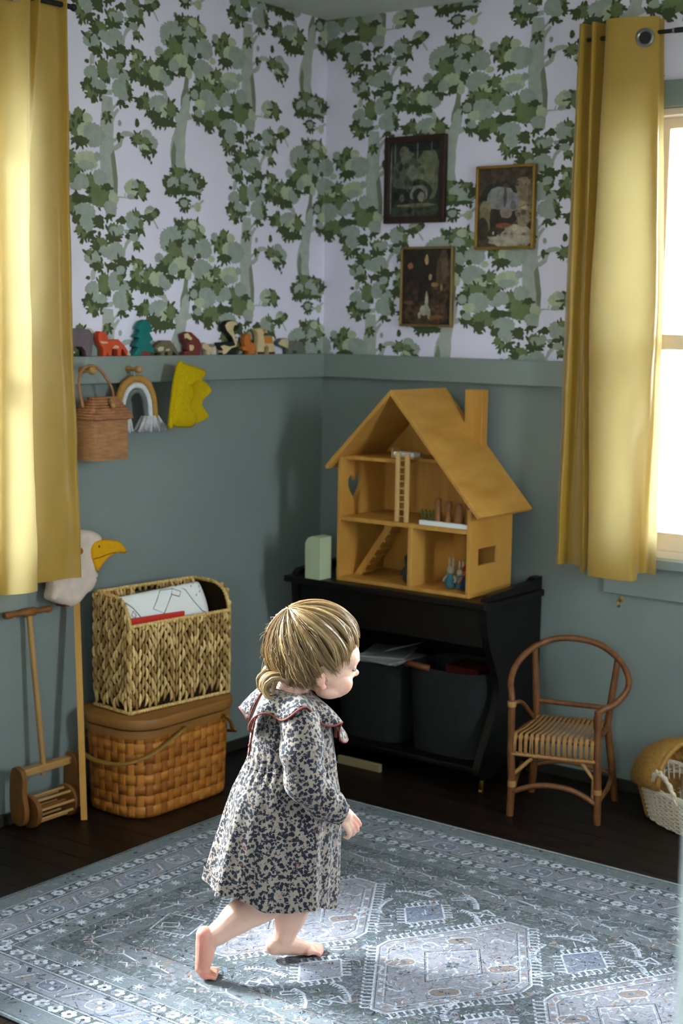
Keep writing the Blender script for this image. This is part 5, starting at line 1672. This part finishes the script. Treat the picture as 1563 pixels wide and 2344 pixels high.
MB().tube([(.074, .003, .180), (.112, .003, .134), (.112, .003, .072)], .006, 8).obj('corner_brace', M_bind, ch, True, 50)
for (x, z, h) in ((-.124, .098, .018), (-.131, .335, .016), (.124, .098, .014)):
    MB().lathe([(.0128, -h / 2), (.0132, 0), (.0128, h / 2)], 12, 0, Matrix.Translation((x, 0, z))).obj('cane_wrap', M_bind, ch, True, 50)

# ------------------------------------------------------------------ doll's Moses basket
M_wick = mat('white_wicker', (222, 206, 182), .6, .25, .16, 120)
M_hood = mat('honey_wicker', (164, 122, 58), .6, .25, .22, (60, 60, 160), bump=.5, bscale=400)
M_hood_in = mat('honey_wicker_inside', (128, 92, 40), .7, .2, .2, 80, bump=.5, bscale=400)
mb_t = thing('moses_basket', 'white wicker doll basket with a honey wicker hood at the right edge', 'basket', (1.557, -.182, FZ), rz=radians(-24))
AX, AY = .240, .125


def oval(a, b_, n, e=2.4):
    out = []
    for i in range(n):
        t = 2 * pi * i / n
        c, s = cos(t), sin(t)
        k = (abs(c) ** e + abs(s) ** e) ** (-1 / e)
        out.append((a * k * c, b_ * k * s, t))
    return out


NS = 60
wk = MB()
zz = .006
i = 0
rim_z = lambda t: .106 + .030 * (abs(cos(t)) ** 3)
while zz < .125:
    k = .84 + .16 * min(1, zz / .10)
    pts = []
    for j, (x, y, t) in enumerate(oval(AX * k, AY * k, NS * 2)):
        if zz > rim_z(t):
            pts.append(None)
            continue
        o_ = .0022 * (1 if ((j // 2) + i) % 2 else -1)
        pts.append((x + o_ * cos(t), y + o_ * sin(t), zz))
    if all(pts):
        wk.tube(pts, .0027, 5, closed=True)
    else:
        run = []
        for p in pts + pts:
            if p is None:
                if len(run) > 3:
                    wk.tube(run, .0027, 5)
                run = []
            else:
                run.append(p)
    zz += .0062
    i += 1
for (x, y, t) in oval(AX, AY, NS):
    wk.tube([(x * .83, y * .83, .003), (x * .93, y * .93, .06), (x, y, rim_z(t))], .0030, 5)
wk.obj('weave', M_wick, mb_t, True, kind='stuff')
ins = MB()
ins.loft([[(x * k, y * k, z) for x, y, t in oval(AX, AY, 60)] for k, z in ((.815, .0015), (.90, .05), (.965, .100))], cap0=True)
ins.obj('lining', M_hood_in, mb_t, True)
rimp = [(x * 1.01, y * 1.01, rim_z(t) + .003) for x, y, t in oval(AX, AY, 90)]
rm = MB()
for ph in (0, 2 * pi / 3, 4 * pi / 3):
    rm.tube([(p[0] + .004 * cos(j * .9 + ph), p[1] + .004 * cos(j * .9 + ph) * .5, p[2] + .004 * sin(j * .9 + ph)) for j, p in enumerate(rimp)], .0042, 6, closed=True)
rm.obj('rim', M_wick, mb_t, True)
# hood: a half-dome over the left end, opening to the right
rings = []
for j in range(19):
    u = j / 18
    phi = pi * u                      # over the top from front side to back side
    ring = []
    for q in range(13):
        v = q / 12                    # 0 at the opening, 1 at the far left end
        xx = -.060 - (AX - .060 + .004) * sin(v * pi / 2)
        kk = max(cos(v * pi / 2), 0.0) ** .55
        yy = -(AY + .006) * cos(phi) * max(kk, .02)
        z_ = .112 + .128 * sin(phi) * max(kk, .02) - .02 * v
        ring.append((xx - .012 * sin(phi) * (1 - v), yy, z_))
    rings.append(ring)
hd_ = MB().loft(rings, closed=False).obj('hood', M_hood, mb_t, True)
sd = hd_.modifiers.new('thick', 'SOLIDIFY')
sd.thickness = .006
hr = MB()
for q in range(13):
    hr.tube([Vector(r_[q]) * 1.004 + Vector((0, 0, .001)) for r_ in rings], .0036 if q else .008, 6)
for j in range(1, 18):
    hr.tube([Vector(p) * 1.006 for p in rings[j]], .0022, 5)
hr.obj('hood_weave', M_hood, hd_, True, kind='stuff')
lw = MB()                              # honey base band below the hood
for z_ in [k * .0062 + .006 for k in range(18)]:
    k = .845 + .16 * min(1, z_ / .10)
    lw.tube([(x * (k + .02), y * (k + .02), z_) for x, y, t in oval(AX, AY, 100) if cos(t) < -.62], .0032, 5)
lw.obj('hood_base', M_hood, mb_t, True, kind='stuff')
for s in (-1, 1):
    hx = -.030
    hp = [(hx - .050 * 1.0, s * (AY - .004), .112), (hx - .046, s * (AY + .008), .150), (hx - .018, s * (AY + .016), .172), (hx + .016, s * (AY + .016), .158), (hx + .040, s * (AY + .010), .125), (hx + .046, s * (AY - .002), .080)]
    hb_ = MB()
    for ph in (0, pi):
        Q = catmull(hp, 44)
        hb_.tube([q + Vector((.0045 * cos(j * .55 + ph), 0, .0045 * sin(j * .55 + ph))) for j, q in enumerate(Q)], .0052, 6)
    hb_.obj('handle', M_wick, mb_t, True)

# small brass hook under the window apron
hk = thing('wall_hook', 'tiny brass hook on the wall just under the window apron', 'hook', (1.174, -.0002, .589))
MB().lathe([(.009, 0), (.008, .002), (.004, .003)], 14, 0, frame3((0, 0, .008), (1, 0, 0), (0, 0, 1), (0, -1, 0))).obj('back_plate', M_brass, hk, True, 40)
MB().tube(catmull([(0, -.003, .008), (0, -.016, .006), (0, -.022, -.006), (0, -.014, -.014), (0, -.006, -.010)], 16), .0022, 8).obj('hook_arm', M_brass, hk, True)

# ------------------------------------------------------------------ the child
def fuse(mb, voxel, smooth_it, name):
    me = mb.mesh(name + '_src', [])
    o = bpy.data.objects.new(name + '_src', me)
    COL.objects.link(o)
    md = o.modifiers.new('r', 'REMESH')
    md.mode = 'VOXEL'
    md.voxel_size = voxel
    sm = o.modifiers.new('s', 'SMOOTH')
    sm.factor = .5
    sm.iterations = smooth_it
    dg = bpy.context.evaluated_depsgraph_get()
    out = bpy.data.meshes.new_from_object(o.evaluated_get(dg))
    bpy.data.objects.remove(o)
    bpy.data.meshes.remove(me)
    out.name = name
    return out


def limb(mb, P, R, n=14, sub=8):
    """a smooth tapering limb with rounded ends"""
    k = len(P)
    Q = catmull([(*p, r) if False else tuple(p) for p in P], (k - 1) * sub + 1)
    Rr = []
    for i in range(len(Q)):
        t = i / sub
        s = min(int(t), k - 2)
        u = t - s
        u = u * u * (3 - 2 * u)
        Rr.append(R[s] * (1 - u) + R[s + 1] * u)
    mb.tube(Q, Rr, n)
    mb.ell(Q[0], Rr[0], 14, 8)
    mb.ell(Q[-1], Rr[-1], 14, 8)


bd = MB()
# skull, face, jaw
bd.ell((.134, 0, .716), (.098, .074, .090), 32, 20)
bd.ell((.168, 0, .668), (.055, .056, .056), 28, 18)
bd.ell((.190, 0, .700), (.044, .058, .040), 24, 14)
for s in (-1, 1):
    bd.ell((.178, s * .029, .644), (.034, .030, .030), 20, 12)
    bd.ell((.160, s * .030, .630), (.034, .026, .020), 18, 10)
bd.ell((.186, 0, .621), (.020, .022, .017), 18, 10)
bd.ell((.218, 0, .667), (.010, .0085, .014), 14, 10)
bd.ell((.226, 0, .6575), (.0105, .0095, .0085), 14, 10)
for s in (-1, 1):
    bd.ell((.219, s * .008, .655), (.0075, .0055, .0062), 12, 8)
bd.ell((.210, 0, .640), (.010, .014, .010), 14, 8)
bd.ell((.2135, 0, .6345), (.0065, .014, .0045), 14, 8)
bd.ell((.2075, 0, .6245), (.0070, .0125, .0050), 14, 8)
bd.ell((.222, 0, .692), (.012, .034, .010), 16, 8)
for s in (-1, 1):                                   # ears, upper lids
    bd.ell((.126, s * .0720, .666), (.012, .0055, .018), 16, 10)
    bd.ell((.132, s * .0725, .648), (.0075, .0050, .0070), 12, 8)
    bd.ell((.211, s * .029, .678), (.009, .014, .0075), 14, 8)
limb(bd, [(.070, 0, .590), (.085, 0, .630), (.112, 0, .675)], [.040, .035, .040])
# trunk
bd.ell((.082, 0, .560), (.058, .078, .050), 20, 14)
limb(bd, [(.082, 0, .555), (.085, 0, .47), (.072, 0, .38), (.064, 0, .325)], [.062, .064, .074, .070])
# legs: right leg pushing off behind, left leg under the body
limb(bd, [(.060, -.045, .335), (.050, -.046, .255), (.024, -.045, .176), (-.040, -.045, .142), (-.082, -.045, .112), (-.104, -.045, .099)], [.058, .053, .042, .037, .027, .0225])
limb(bd, [(.068, .035, .335), (.088, .028, .255), (.110, .018, .170), (.092, .015, .110), (.076, .014, .062), (.072, .013, .046)], [.058, .053, .042, .036, .026, .0235])
# right foot: heel up, ball and toes on the rug
limb(bd, [(-.120, -.045, .108), (-.117, -.045, .085), (-.120, -.045, .055), (-.124, -.045, .034)], [.0190, .0225, .0200, .0170])
bd.ell((-.104, -.045, .100), (.022, .021, .021), 14, 10)
bd.ell((-.122, -.053, .028), (.014, .013, .016), 14, 10)
bd.ell((-.122, -.037, .028), (.014, .013, .016), 14, 10)
for i, (yo, L, r) in enumerate(((-.063, .020, .0056), (-.0555, .024, .0058), (-.0475, .027, .0060), (-.039, .029, .0064), (-.0295, .030, .0082))):
    limb(bd, [(-.122, yo, .020), (-.122 + L * .5, yo, .0185), (-.122 + L, yo, .0085 + r * .95)], [r * 1.2, r, r * .95], 10, 4)
# left foot: rolling on to the ball
limb(bd, [(.052, .013, .040), (.075, .013, .037), (.104, .012, .030), (.132, .011, .0230)], [.0205, .0225, .0190, .0145])
bd.ell((.054, .013, .036), (.022, .020, .019), 16, 10)
bd.ell((.128, .003, .0230), (.016, .012, .0125), 14, 10)
bd.ell((.128, .019, .0230), (.016, .012, .0125), 14, 10)
for i, (yo, L, r) in enumerate(((-.0085, .026, .0056), (-.0005, .031, .0058), (.0075, .035, .0060), (.0155, .037, .0066), (.0250, .038, .0084))):
    limb(bd, [(.126, yo, .0215), (.126 + L * .55, yo, .0215), (.126 + L, yo, .0085 + r * 1.05)], [r * 1.2, r, r * .98], 10, 4)
# arms and hands
HND = []


def arm(s, P, dirs):
    limb(bd, P, [.034, .029, .026, .023, .0185])
    w = Vector(P[-1])
    d = dirs
    # palm with four curled fingers and a thumb
    fwd, dn, lat = d
    pc = w + fwd * .022
    for k in (-1.5, -.5, .5, 1.5):
        b0 = w + fwd * .004 + lat * (k * .0070)
        kn = w + fwd * (.034 + .002 * (1 - abs(k - .5))) + lat * (k * .0104)
        limb(bd, [b0, kn], [.0098, .0066], 10, 5)
        j = k + 1.5
        L = (.021, .026, .027, .023)[int(j)]
        fan = lat * (k * .0016)
        k1 = kn + fwd * (L * .50) + dn * (L * .26) + fan
        k2 = k1 + fwd * (L * .20) + dn * (L * .48) + fan
        k3 = k2 - fwd * (L * .12) + dn * (L * .40)
        limb(bd, [kn, k1, k2, k3], [.0060, .0054, .0049, .0042], 10, 5)
    t0 = w + fwd * .012 - lat * .010 * s
    t1 = w + fwd * .026 - lat * .020 * s + dn * .010
    t2 = w + fwd * .040 - lat * .016 * s + dn * .018
    limb(bd, [t0, t1, t2], [.0088, .0072, .0058], 10, 5)


f1 = Vector((.62, -.08, -.78)).normalized()
lat1 = Vector((.72, .42, .52))
lat1 = (lat1 - f1 * lat1.dot(f1)).normalized()
dn1 = f1.cross(lat1).normalized()
if dn1.y < 0:
    dn1 = -dn1
arm(-1, [(.078, -.076, .588), (.072, -.112, .535), (.078, -.122, .468), (.125, -.120, .412), (.170, -.114, .374)], (f1, dn1, lat1))
f2 = Vector((.55, .1, -.83)).normalized()
lat2 = Vector((.5, -.8, .3))
lat2 = (lat2 - f2 * lat2.dot(f2)).normalized()
dn2 = f2.cross(lat2).normalized()
if dn2.x > 0:
    dn2 = -dn2
arm(1, [(.078, .076, .588), (.085, .112, .535), (.100, .120, .465), (.135, .116, .405), (.160, .110, .350)], (f2, dn2, lat2))

me = fuse(bd, .0021, 5, 'person')
M_skin = mat('child_skin', (224, 178, 158), .48, .35, .05, 30, vcol=True, sss=.25)
me.materials.clear()
me.materials.append(M_skin)
ca = me.color_attributes.new('Col', 'FLOAT_COLOR', 'POINT')
base, pink, lip, hair_c = (226, 182, 160), (222, 140, 122), (204, 116, 108), (128, 98, 58)
buf = []
SK = Vector((.134, 0, .716))


def scalp(v):
    """1 where hair grows"""
    if v.z < .60:
        return 0
    face_line = .168 if v.z < .715 else .215
    side_line = .690 + max(0, (v.x - .12)) * .35
    if v.x < .122 and v.z > .668 and abs(v.y) < .073:
        return 1
    if v.z > side_line and v.x < face_line:
        return 1 if abs(v.y) < .078 else 0
    return 0


for v in me.vertices:
    c = v.co
    col = Vector(base)
    k = 0
    if c.z > .6:
        for s in (-1, 1):
            k = max(k, .55 * max(0, 1 - (Vector((c.x, c.y, c.z)) - Vector((.195, s * .040, .642))).length / .030))
        k = max(k, .4 * max(0, 1 - (c - Vector((.236, 0, .657))).length / .014))
        if c.x > .206 and abs(c.y) < .013 and .6205 < c.z < .6385:
            col = col.lerp(Vector(lip), .75)
        for s in (-1, 1):
            if (c - Vector((.132, s * .077, .655))).length < .02:
                k = max(k, .35)
    elif c.z < .14:
        if c.x < -.09:
            k = .75 * min(1, max(0, (-.094 - c.x) / .03)) + (.35 if c.z < .03 else 0)
        if c.x > .02:
            k = max(k, .65 * max(0, 1 - abs(c.z - .0085) / .018))
            k = max(k, .5 * max(0, 1 - (c - Vector((.036, .013, .034))).length / .022))
            if c.x > .145:
                k = max(k, .6)
    if .33 < c.z < .372 and c.x > .19:
        k = max(k, .45)
    col = col.lerp(Vector(pink), min(1, k))
    if c.z > .6 and scalp(c):
        col = Vector(hair_c)
    buf += [*lin(col), 1.0]
ca.data.foreach_set('color', buf)
me.polygons.foreach_set('use_smooth', [True] * len(me.polygons))
person = bpy.data.objects.new('person', me)
COL.objects.link(person)
CH_LOC = Vector((1.15, -1.70, 0.0014))
person.location = CH_LOC
person.rotation_euler = (0, 0, math.atan2(.8146, .58))
tag(person, 'barefoot toddler in a navy and cream printed dress stepping across the rug', 'person')
M_lash = mat('lash', (70, 48, 34), .8, .1)
for s in (-1, 1):
    MB().tube(catmull([(.2075, s * .0395, .6735), (.2145, s * .034, .6700), (.2195, s * .027, .6700), (.2215, s * .019, .6735)], 12), .0011, 5).obj('eyelashes', M_lash, person, True)
    MB().tube(catmull([(.212, s * .040, .6930), (.221, s * .032, .6965), (.2285, s * .020, .6955), (.231, s * .013, .6935)], 12), [.0006] + [.0014] * 10 + [.0008], 5).obj('eyebrow', mat('brow_hair', (168, 130, 88), .8, .1), person, True)

# dress cloth: small navy sprigs on a warm cream ground
M_dress = mat('sprigged_cotton', (200, 186, 168), .75, .2, .05, 30, sheen=.2)
t = M_dress.node_tree
N, Lk = t.nodes, t.links
pr = N['Principled BSDF']
tcn = N.new('ShaderNodeTexCoord')
nz = N.new('ShaderNodeTexNoise'); nz.inputs['Scale'].default_value = 130; nz.inputs['Detail'].default_value = 2
vm = N.new('ShaderNodeVectorMath'); vm.operation = 'SCALE'; vm.inputs['Scale'].default_value = .010
va = N.new('ShaderNodeVectorMath'); va.operation = 'ADD'
Lk.new(tcn.outputs['Object'], nz.inputs['Vector']); Lk.new(nz.outputs['Color'], vm.inputs[0]); Lk.new(tcn.outputs['Object'], va.inputs[0]); Lk.new(vm.outputs[0], va.inputs[1])
vo = N.new('ShaderNodeTexVoronoi'); vo.inputs['Scale'].default_value = 118; vo.feature = 'F1'
Lk.new(va.outputs[0], vo.inputs['Vector'])
n3 = N.new('ShaderNodeTexNoise'); n3.inputs['Scale'].default_value = 300; n3.inputs['Detail'].default_value = 3
Lk.new(va.outputs[0], n3.inputs['Vector'])
mth = N.new('ShaderNodeMath'); mth.operation = 'MULTIPLY_ADD'; mth.inputs[1].default_value = .9
Lk.new(n3.outputs['Fac'], mth.inputs[0]); Lk.new(vo.outputs['Distance'], mth.inputs[2])
rp = N.new('ShaderNodeValToRGB')
e = rp.color_ramp.elements
e[0].position = .93; e[0].color = (*lin((24, 28, 44)), 1)
e[1].position = 1.0; e[1].color = (*lin((146, 133, 120)), 1)
Lk.new(mth.outputs[0], rp.inputs[0])
v2 = N.new('ShaderNodeTexVoronoi'); v2.inputs['Scale'].default_value = 42
Lk.new(va.outputs[0], v2.inputs['Vector'])
gt = N.new('ShaderNodeMath'); gt.operation = 'LESS_THAN'; gt.inputs[1].default_value = .16
Lk.new(v2.outputs['Distance'], gt.inputs[0])
mx = N.new('ShaderNodeMix'); mx.data_type = 'RGBA'; mx.inputs['B'].default_value = (*lin((136, 84, 60)), 1)
mm = N.new('ShaderNodeMath'); mm.operation = 'MULTIPLY'; mm.inputs[1].default_value = .55
Lk.new(gt.outputs[0], mm.inputs[0]); Lk.new(mm.outputs[0], mx.inputs['Factor'])
Lk.new(rp.outputs[0], mx.inputs['A']); Lk.new(mx.outputs['Result'], pr.inputs['Base Color'])
M_bindr = mat('rust_binding', (134, 70, 60), .7, .2, .06, 60)

DR_ = [(.628, .078, .044, .050), (.612, .080, .056, .074), (.592, .083, .070, .092), (.56, .084, .084, .094), (.52, .084, .092, .092), (.48, .083, .096, .094), (.466, .082, .098, .097), (.44, .077, .106, .106), (.40, .071, .117, .115), (.34, .064, .128, .122), (.28, .056, .136, .128), (.22, .048, .142, .132), (.176, .042, .147, .136)]


def dress_pt(zn, th):
    """zn nominal height, th angle (0 = front)"""
    for a, b_ in zip(DR_, DR_[1:]):
        if a[0] >= zn >= b_[0] - 1e-6:
            u = (a[0] - zn) / (a[0] - b_[0])
            ca_, ha, hy = (a[i] + (b_[i] - a[i]) * u for i in (1, 2, 3))
            break
    low = max(0, min(1, (.466 - zn) / .28))
    mid = max(0, 1 - abs(zn - .466) / .05)
    f = .0
    f += low ** .6 * (.050 * sin(5 * th + 1.1 + zn * 2) + .046 * sin(9 * th - .6 + zn * 5) + .024 * sin(17 * th + 2.0 + zn * 6))
    f += mid * .022 * sin(34 * th) + (1 - low) * .010 * sin(11 * th + zn * 40)
    f += .012 * noise.noise(Vector((cos(th) * 3, sin(th) * 3, zn * 14)))
    x = ca_ + ha * (1 + f) * cos(th)
    y = hy * (1 + f) * sin(th)
    z = zn - low ** 2 * .026 * cos(th) + low ** 2 * .008 * sin(5 * th + 1.0)
    return (x, y, z)


NT = 180
zs = [.628 - (.628 - .176) * i / 90 for i in range(91)]
dm = MB()
dm.loft([[dress_pt(z, 2 * pi * j / NT) for j in range(NT)] for z in zs])
hemi = [[Vector(dress_pt(.176, 2 * pi * j / NT)) for j in range(NT)]]
dm.loft([[tuple(p) for p in hemi[0]], [((p.x - .042) * .985 + .042, p.y * .985, p.z + .001) for p in hemi[0]], [((p.x - .042) * .97 + .042, p.y * .97, p.z + .03) for p in hemi[0]]])
dress = dm.obj('dress', M_dress, person, True)
wst = MB().tube([Vector(dress_pt(.466, 2 * pi * j / NT)) * 1.0 for j in range(NT)], .0022, 5, closed=True).obj('waist_seam', M_dress, dress, True)


def sleeve(P, R, seed):
    Q = catmull(P, 60)
    rings = []
    ref = Vector((0, 1, 0))
    for i, q in enumerate(Q):
        t = (Q[min(i + 1, 59)] - Q[max(i - 1, 0)]).normalized()
        ref = (ref - t * ref.dot(t)).normalized()
        b_ = t.cross(ref)
        u = i / 59 * (len(P) - 1)
        s = min(int(u), len(P) - 2)
        v = u - s
        r = R[s] + (R[s + 1] - R[s]) * v
        ring = []
        for j in range(48):
            a = 2 * pi * j / 48
            w = .085 * sin(i * .52 + 2 * sin(a + seed)) * min(1, i / 18) + .05 * noise.noise(Vector((cos(a) * 1.6 + seed, sin(a) * 1.6, i * .16)))
            if i > 50:
                w += .06 * sin(14 * a) * (i - 50) / 9
            ring.append(q + (ref * cos(a) + b_ * sin(a)) * r * (1 + w))
        rings.append(ring)
    return MB().loft(rings)


sleeve([(.082, -.060, .592), (.076, -.100, .558), (.074, -.120, .505), (.082, -.124, .455), (.112, -.121, .418), (.142, -.117, .394), (.166, -.114, .376)], [.040, .046, .045, .043, .039, .034, .0225], 1.0).obj('sleeve', M_dress, dress, True)
sleeve([(.082, .060, .592), (.084, .100, .558), (.092, .118, .505), (.105, .120, .455), (.130, .117, .410), (.148, .113, .378), (.157, .110, .356)], [.040, .046, .045, .043, .038, .033, .0225], 4.0).obj('sleeve', M_dress, dress, True)
cuff_ = MB().tube([Vector((.168, -.114, .3745)) + (Vector((.32, .72, .40)).normalized() * cos(a) + Vector((.35, -.45, .70)).normalized() * sin(a)) * .0215 for a in [2 * pi * j / 24 for j in range(24)]], .0026, 6, closed=True).obj('cuff_binding', M_dress, dress, True)

# ruffled collar in two wings with rust binding, open at the back
NCOL = 120


def collar_pt(u, v):
    th = -pi + .10 + (2 * pi - .20) * u          # 0 = front, +-pi = back
    c, s = cos(th), sin(th)
    rin = Vector((.080 + .048 * c, .052 * s, .628 - .010 * c))
    side = abs(s)
    front = max(0, c)
    back = max(0, -c)
    rout = Vector((.082 + (.118 * c if c > 0 else .104 * c), .118 * s, .545 + .050 * side - .040 * front + .004 * back))
    ruf = sin(th * 7 + .4)
    p = rin.lerp(rout, v)
    p.z += .026 * v * (1 - v) * 2 + v * v * .013 * ruf
    p += Vector((c, s, 0)) * (v * v * (.011 * sin(th * 7 + 1.6)))
    p.z += .012 * side * v
    return p


cm_ = MB().loft([[collar_pt(i / NCOL, j / 12) for i in range(NCOL + 1)] for j in range(13)], closed=False)
col_o = cm_.obj('collar', M_dress, dress, True)
sd = col_o.modifiers.new('thick', 'SOLIDIFY')
sd.thickness = .0014
MB().tube([collar_pt(i / NCOL, 1.0) for i in range(NCOL + 1)], .0023, 6).obj('collar_binding', M_bindr, col_o, True)
MB().tube([collar_pt(i / NCOL, 0.0) for i in range(NCOL + 1)], .0028, 6).obj('neck_binding', M_bindr, col_o, True)
for s in (0.0, 1.0):
    MB().tube([collar_pt(s, j / 12) for j in range(13)], .0020, 6).obj('collar_binding', M_bindr, col_o, True)
# front bow
bw2_ = MB()
for s in (-1, 1):
    bw2_.ell((.176, s * .016, .552), (.006, .016, .010), 12, 8)
    bw2_.tube([(.178, s * .004, .548), (.188, s * .012, .528), (.190, s * .016, .508)], .004, 6, flat=.3)
bw2_.ell((.180, 0, .552), .006, 10, 8)
bw2_.obj('bow', M_bindr, dress, True)
# back opening
MB().tube([Vector(dress_pt(z, pi)) + Vector((-.0015, 0, 0)) for z in (.60, .58, .56, .54, .52, .50, .485)], .0022, 6).obj('placket', M_bindr, dress, True)
for z in (.575, .540, .508):
    q = Vector(dress_pt(z, pi))
    MB().ell(q + Vector((-.004, 0, 0)), (.0025, .0045, .0045), 10, 8).obj('button', M_bindr, dress, True)

# hair: fine strands combed from the crown, fringe in front, curls at the nape
M_hair = mat('fine_blond_hair', (150, 116, 72), .30, .6, .10, 90, vcol=True)
hrn = random.Random(21)
HC = Vector((.134, 0, .716))
HR = Vector((.104, .081, .096))
crown = Vector((-.55, 0, .84)).normalized()
e1 = Vector((.84, 0, .55)).normalized()             # towards the face
e2 = Vector((0, 1, 0))


def hair_len(phi):
    """how far (angle from the crown) the strands reach; phi=0 front, +-pi back"""
    a = abs(phi)
    pts = [(0, 1.84), (.35, 1.89), (.62, 1.96), (.85, 1.97), (1.1, 2.03), (1.35, 2.05), (1.6, 2.08), (1.9, 2.10), (2.3, 2.02), (2.7, 1.92), (3.15, 1.90)]
    for (x0, y0), (x1, y1) in zip(pts, pts[1:]):
        if x0 <= a <= x1:
            return y0 + (y1 - y0) * (a - x0) / (x1 - x0)
    return 1.3


hm = MB()
clump = [(hrn.random(), hrn.random()) for _ in range(200)]
for i in range(5200):
    phi = (hrn.random() * 2 - 1) * pi
    lay = hrn.random()
    L = hair_len(phi) * (1.0 - .20 * hrn.random() ** 2 + .03 * sin(phi * 23))
    if hrn.random() < .28 and abs(phi) > .9:
        L *= 1.0 + .13 * hrn.random()
    s0 = hrn.random() ** 1.5 * .75 * L
    if i % 4 == 0:
        s0 = .02
    off = .0005 + .0085 * lay
    ci = int((phi + pi) / (2 * pi) * 70)
    cj = clump[ci % 200]
    pts = []
    nseg = 11
    back = abs(phi) > 2.0
    wob = (hrn.random() - .5) * .05
    for k in range(nseg + 1):
        a = s0 + (L - s0) * k / nseg
        ph = phi + .10 * sin(a * 2.2 + cj[0] * 6) * (a / 1.8) + wob * a
        # comb the side hair forwards-and-down a little
        if .7 < abs(ph) < 2.3:
            ph = ph + (.16 if ph > 0 else -.16) * (a / 1.8) ** 2 * (cj[1] - .3)
        d = crown * cos(a) + (e1 * cos(ph) + e2 * sin(ph)) * sin(a)
        r_e = 1 / math.sqrt((d.x / HR.x) ** 2 + (d.y / HR.y) ** 2 + (d.z / HR.z) ** 2)
        bump_ = .0030 * sin(ci * 1.7 + a * 1.2) + .0035 * max(0, cos(a * 1.1))
        flick = max(0, (k / nseg - .8)) * .02 * (1 if back else .15)
        p = HC + d * (r_e + off * (1 - .75 * (k / nseg) ** 3) - .004 * (k / nseg) ** 5 + bump_ + flick)
        if p.z < .66 and back:
            p.x = p.x * .92 + .006
        pts.append(p)
    if hrn.random() < .012 and abs(phi) > 1.9:
        pts = [p + (p - HC).normalized() * (.016 * (k / nseg) ** 1.5 * hrn.random() * 2) for k, p in enumerate(pts)]
    tone = hrn.random() * .45 + cj[0] * .55
    c = tuple(int(a + (b_ - a) * tone) for a, b_ in zip((112, 84, 50), (200, 168, 120)))
    w = .00052 + .00035 * hrn.random()
    hm.tube(pts, [w] * (nseg - 1) + [w * .8, w * .35], 3, False, col=c)
for i in range(900):                                # loose locks curling at the nape
    g = i % 18
    gr = random.Random(g + 50)
    yy = (gr.random() - .5) * .112
    rr_ = .013 + .010 * gr.random()
    dirx = -1 if g % 3 else -.4
    st_ = Vector((.034 + .024 * gr.random() + .012 * abs(yy) / .05, yy, .664 + .012 * gr.random()))
    jx, jy, jz = ((hrn.random() - .5) * .007 for _ in range(3))
    pts = []
    for k in range(15):
        u = k / 14
        a = -1.2 + u * (4.2 + 1.2 * gr.random())
        ctr = st_ + Vector((-.012 - .016 * u, 0, -.022 - .006 * u))
        pts.append(ctr + Vector((dirx * rr_ * (1.15 - .35 * u) * sin(a) + jx, .004 * sin(a * 1.3) + jy, rr_ * (1.25 - .35 * u) * cos(a) + jz)))
    pts.insert(0, st_ + Vector((.010 + jx, jy, .022 + jz)))
    tone = hrn.random() * .5 + gr.random() * .5
    c = tuple(int(a + (b_ - a) * tone) for a, b_ in zip((128, 98, 60), (210, 180, 134)))
    hm.tube(pts, [.0006] * 12 + [.0005, .0004, .0003, .0002], 3, False, col=c)
for i in range(90):                                 # stray fly-away hairs over the crown and back
    phi = pi + (hrn.random() - .5) * 3.4
    a0 = .1 + hrn.random() * 1.0
    pts = []
    for k in range(6):
        a = a0 + k * .06
        d = crown * cos(a) + (e1 * cos(phi) + e2 * sin(phi)) * sin(a)
        r_e = 1 / math.sqrt((d.x / HR.x) ** 2 + (d.y / HR.y) ** 2 + (d.z / HR.z) ** 2)
        pts.append(HC + d * (r_e + .006 + .0042 * k * (.4 + hrn.random() * .5)))
    hm.tube(pts, .00030, 3, False, col=(196, 168, 126))
hm.obj('hair', M_hair, person, True, kind='stuff')
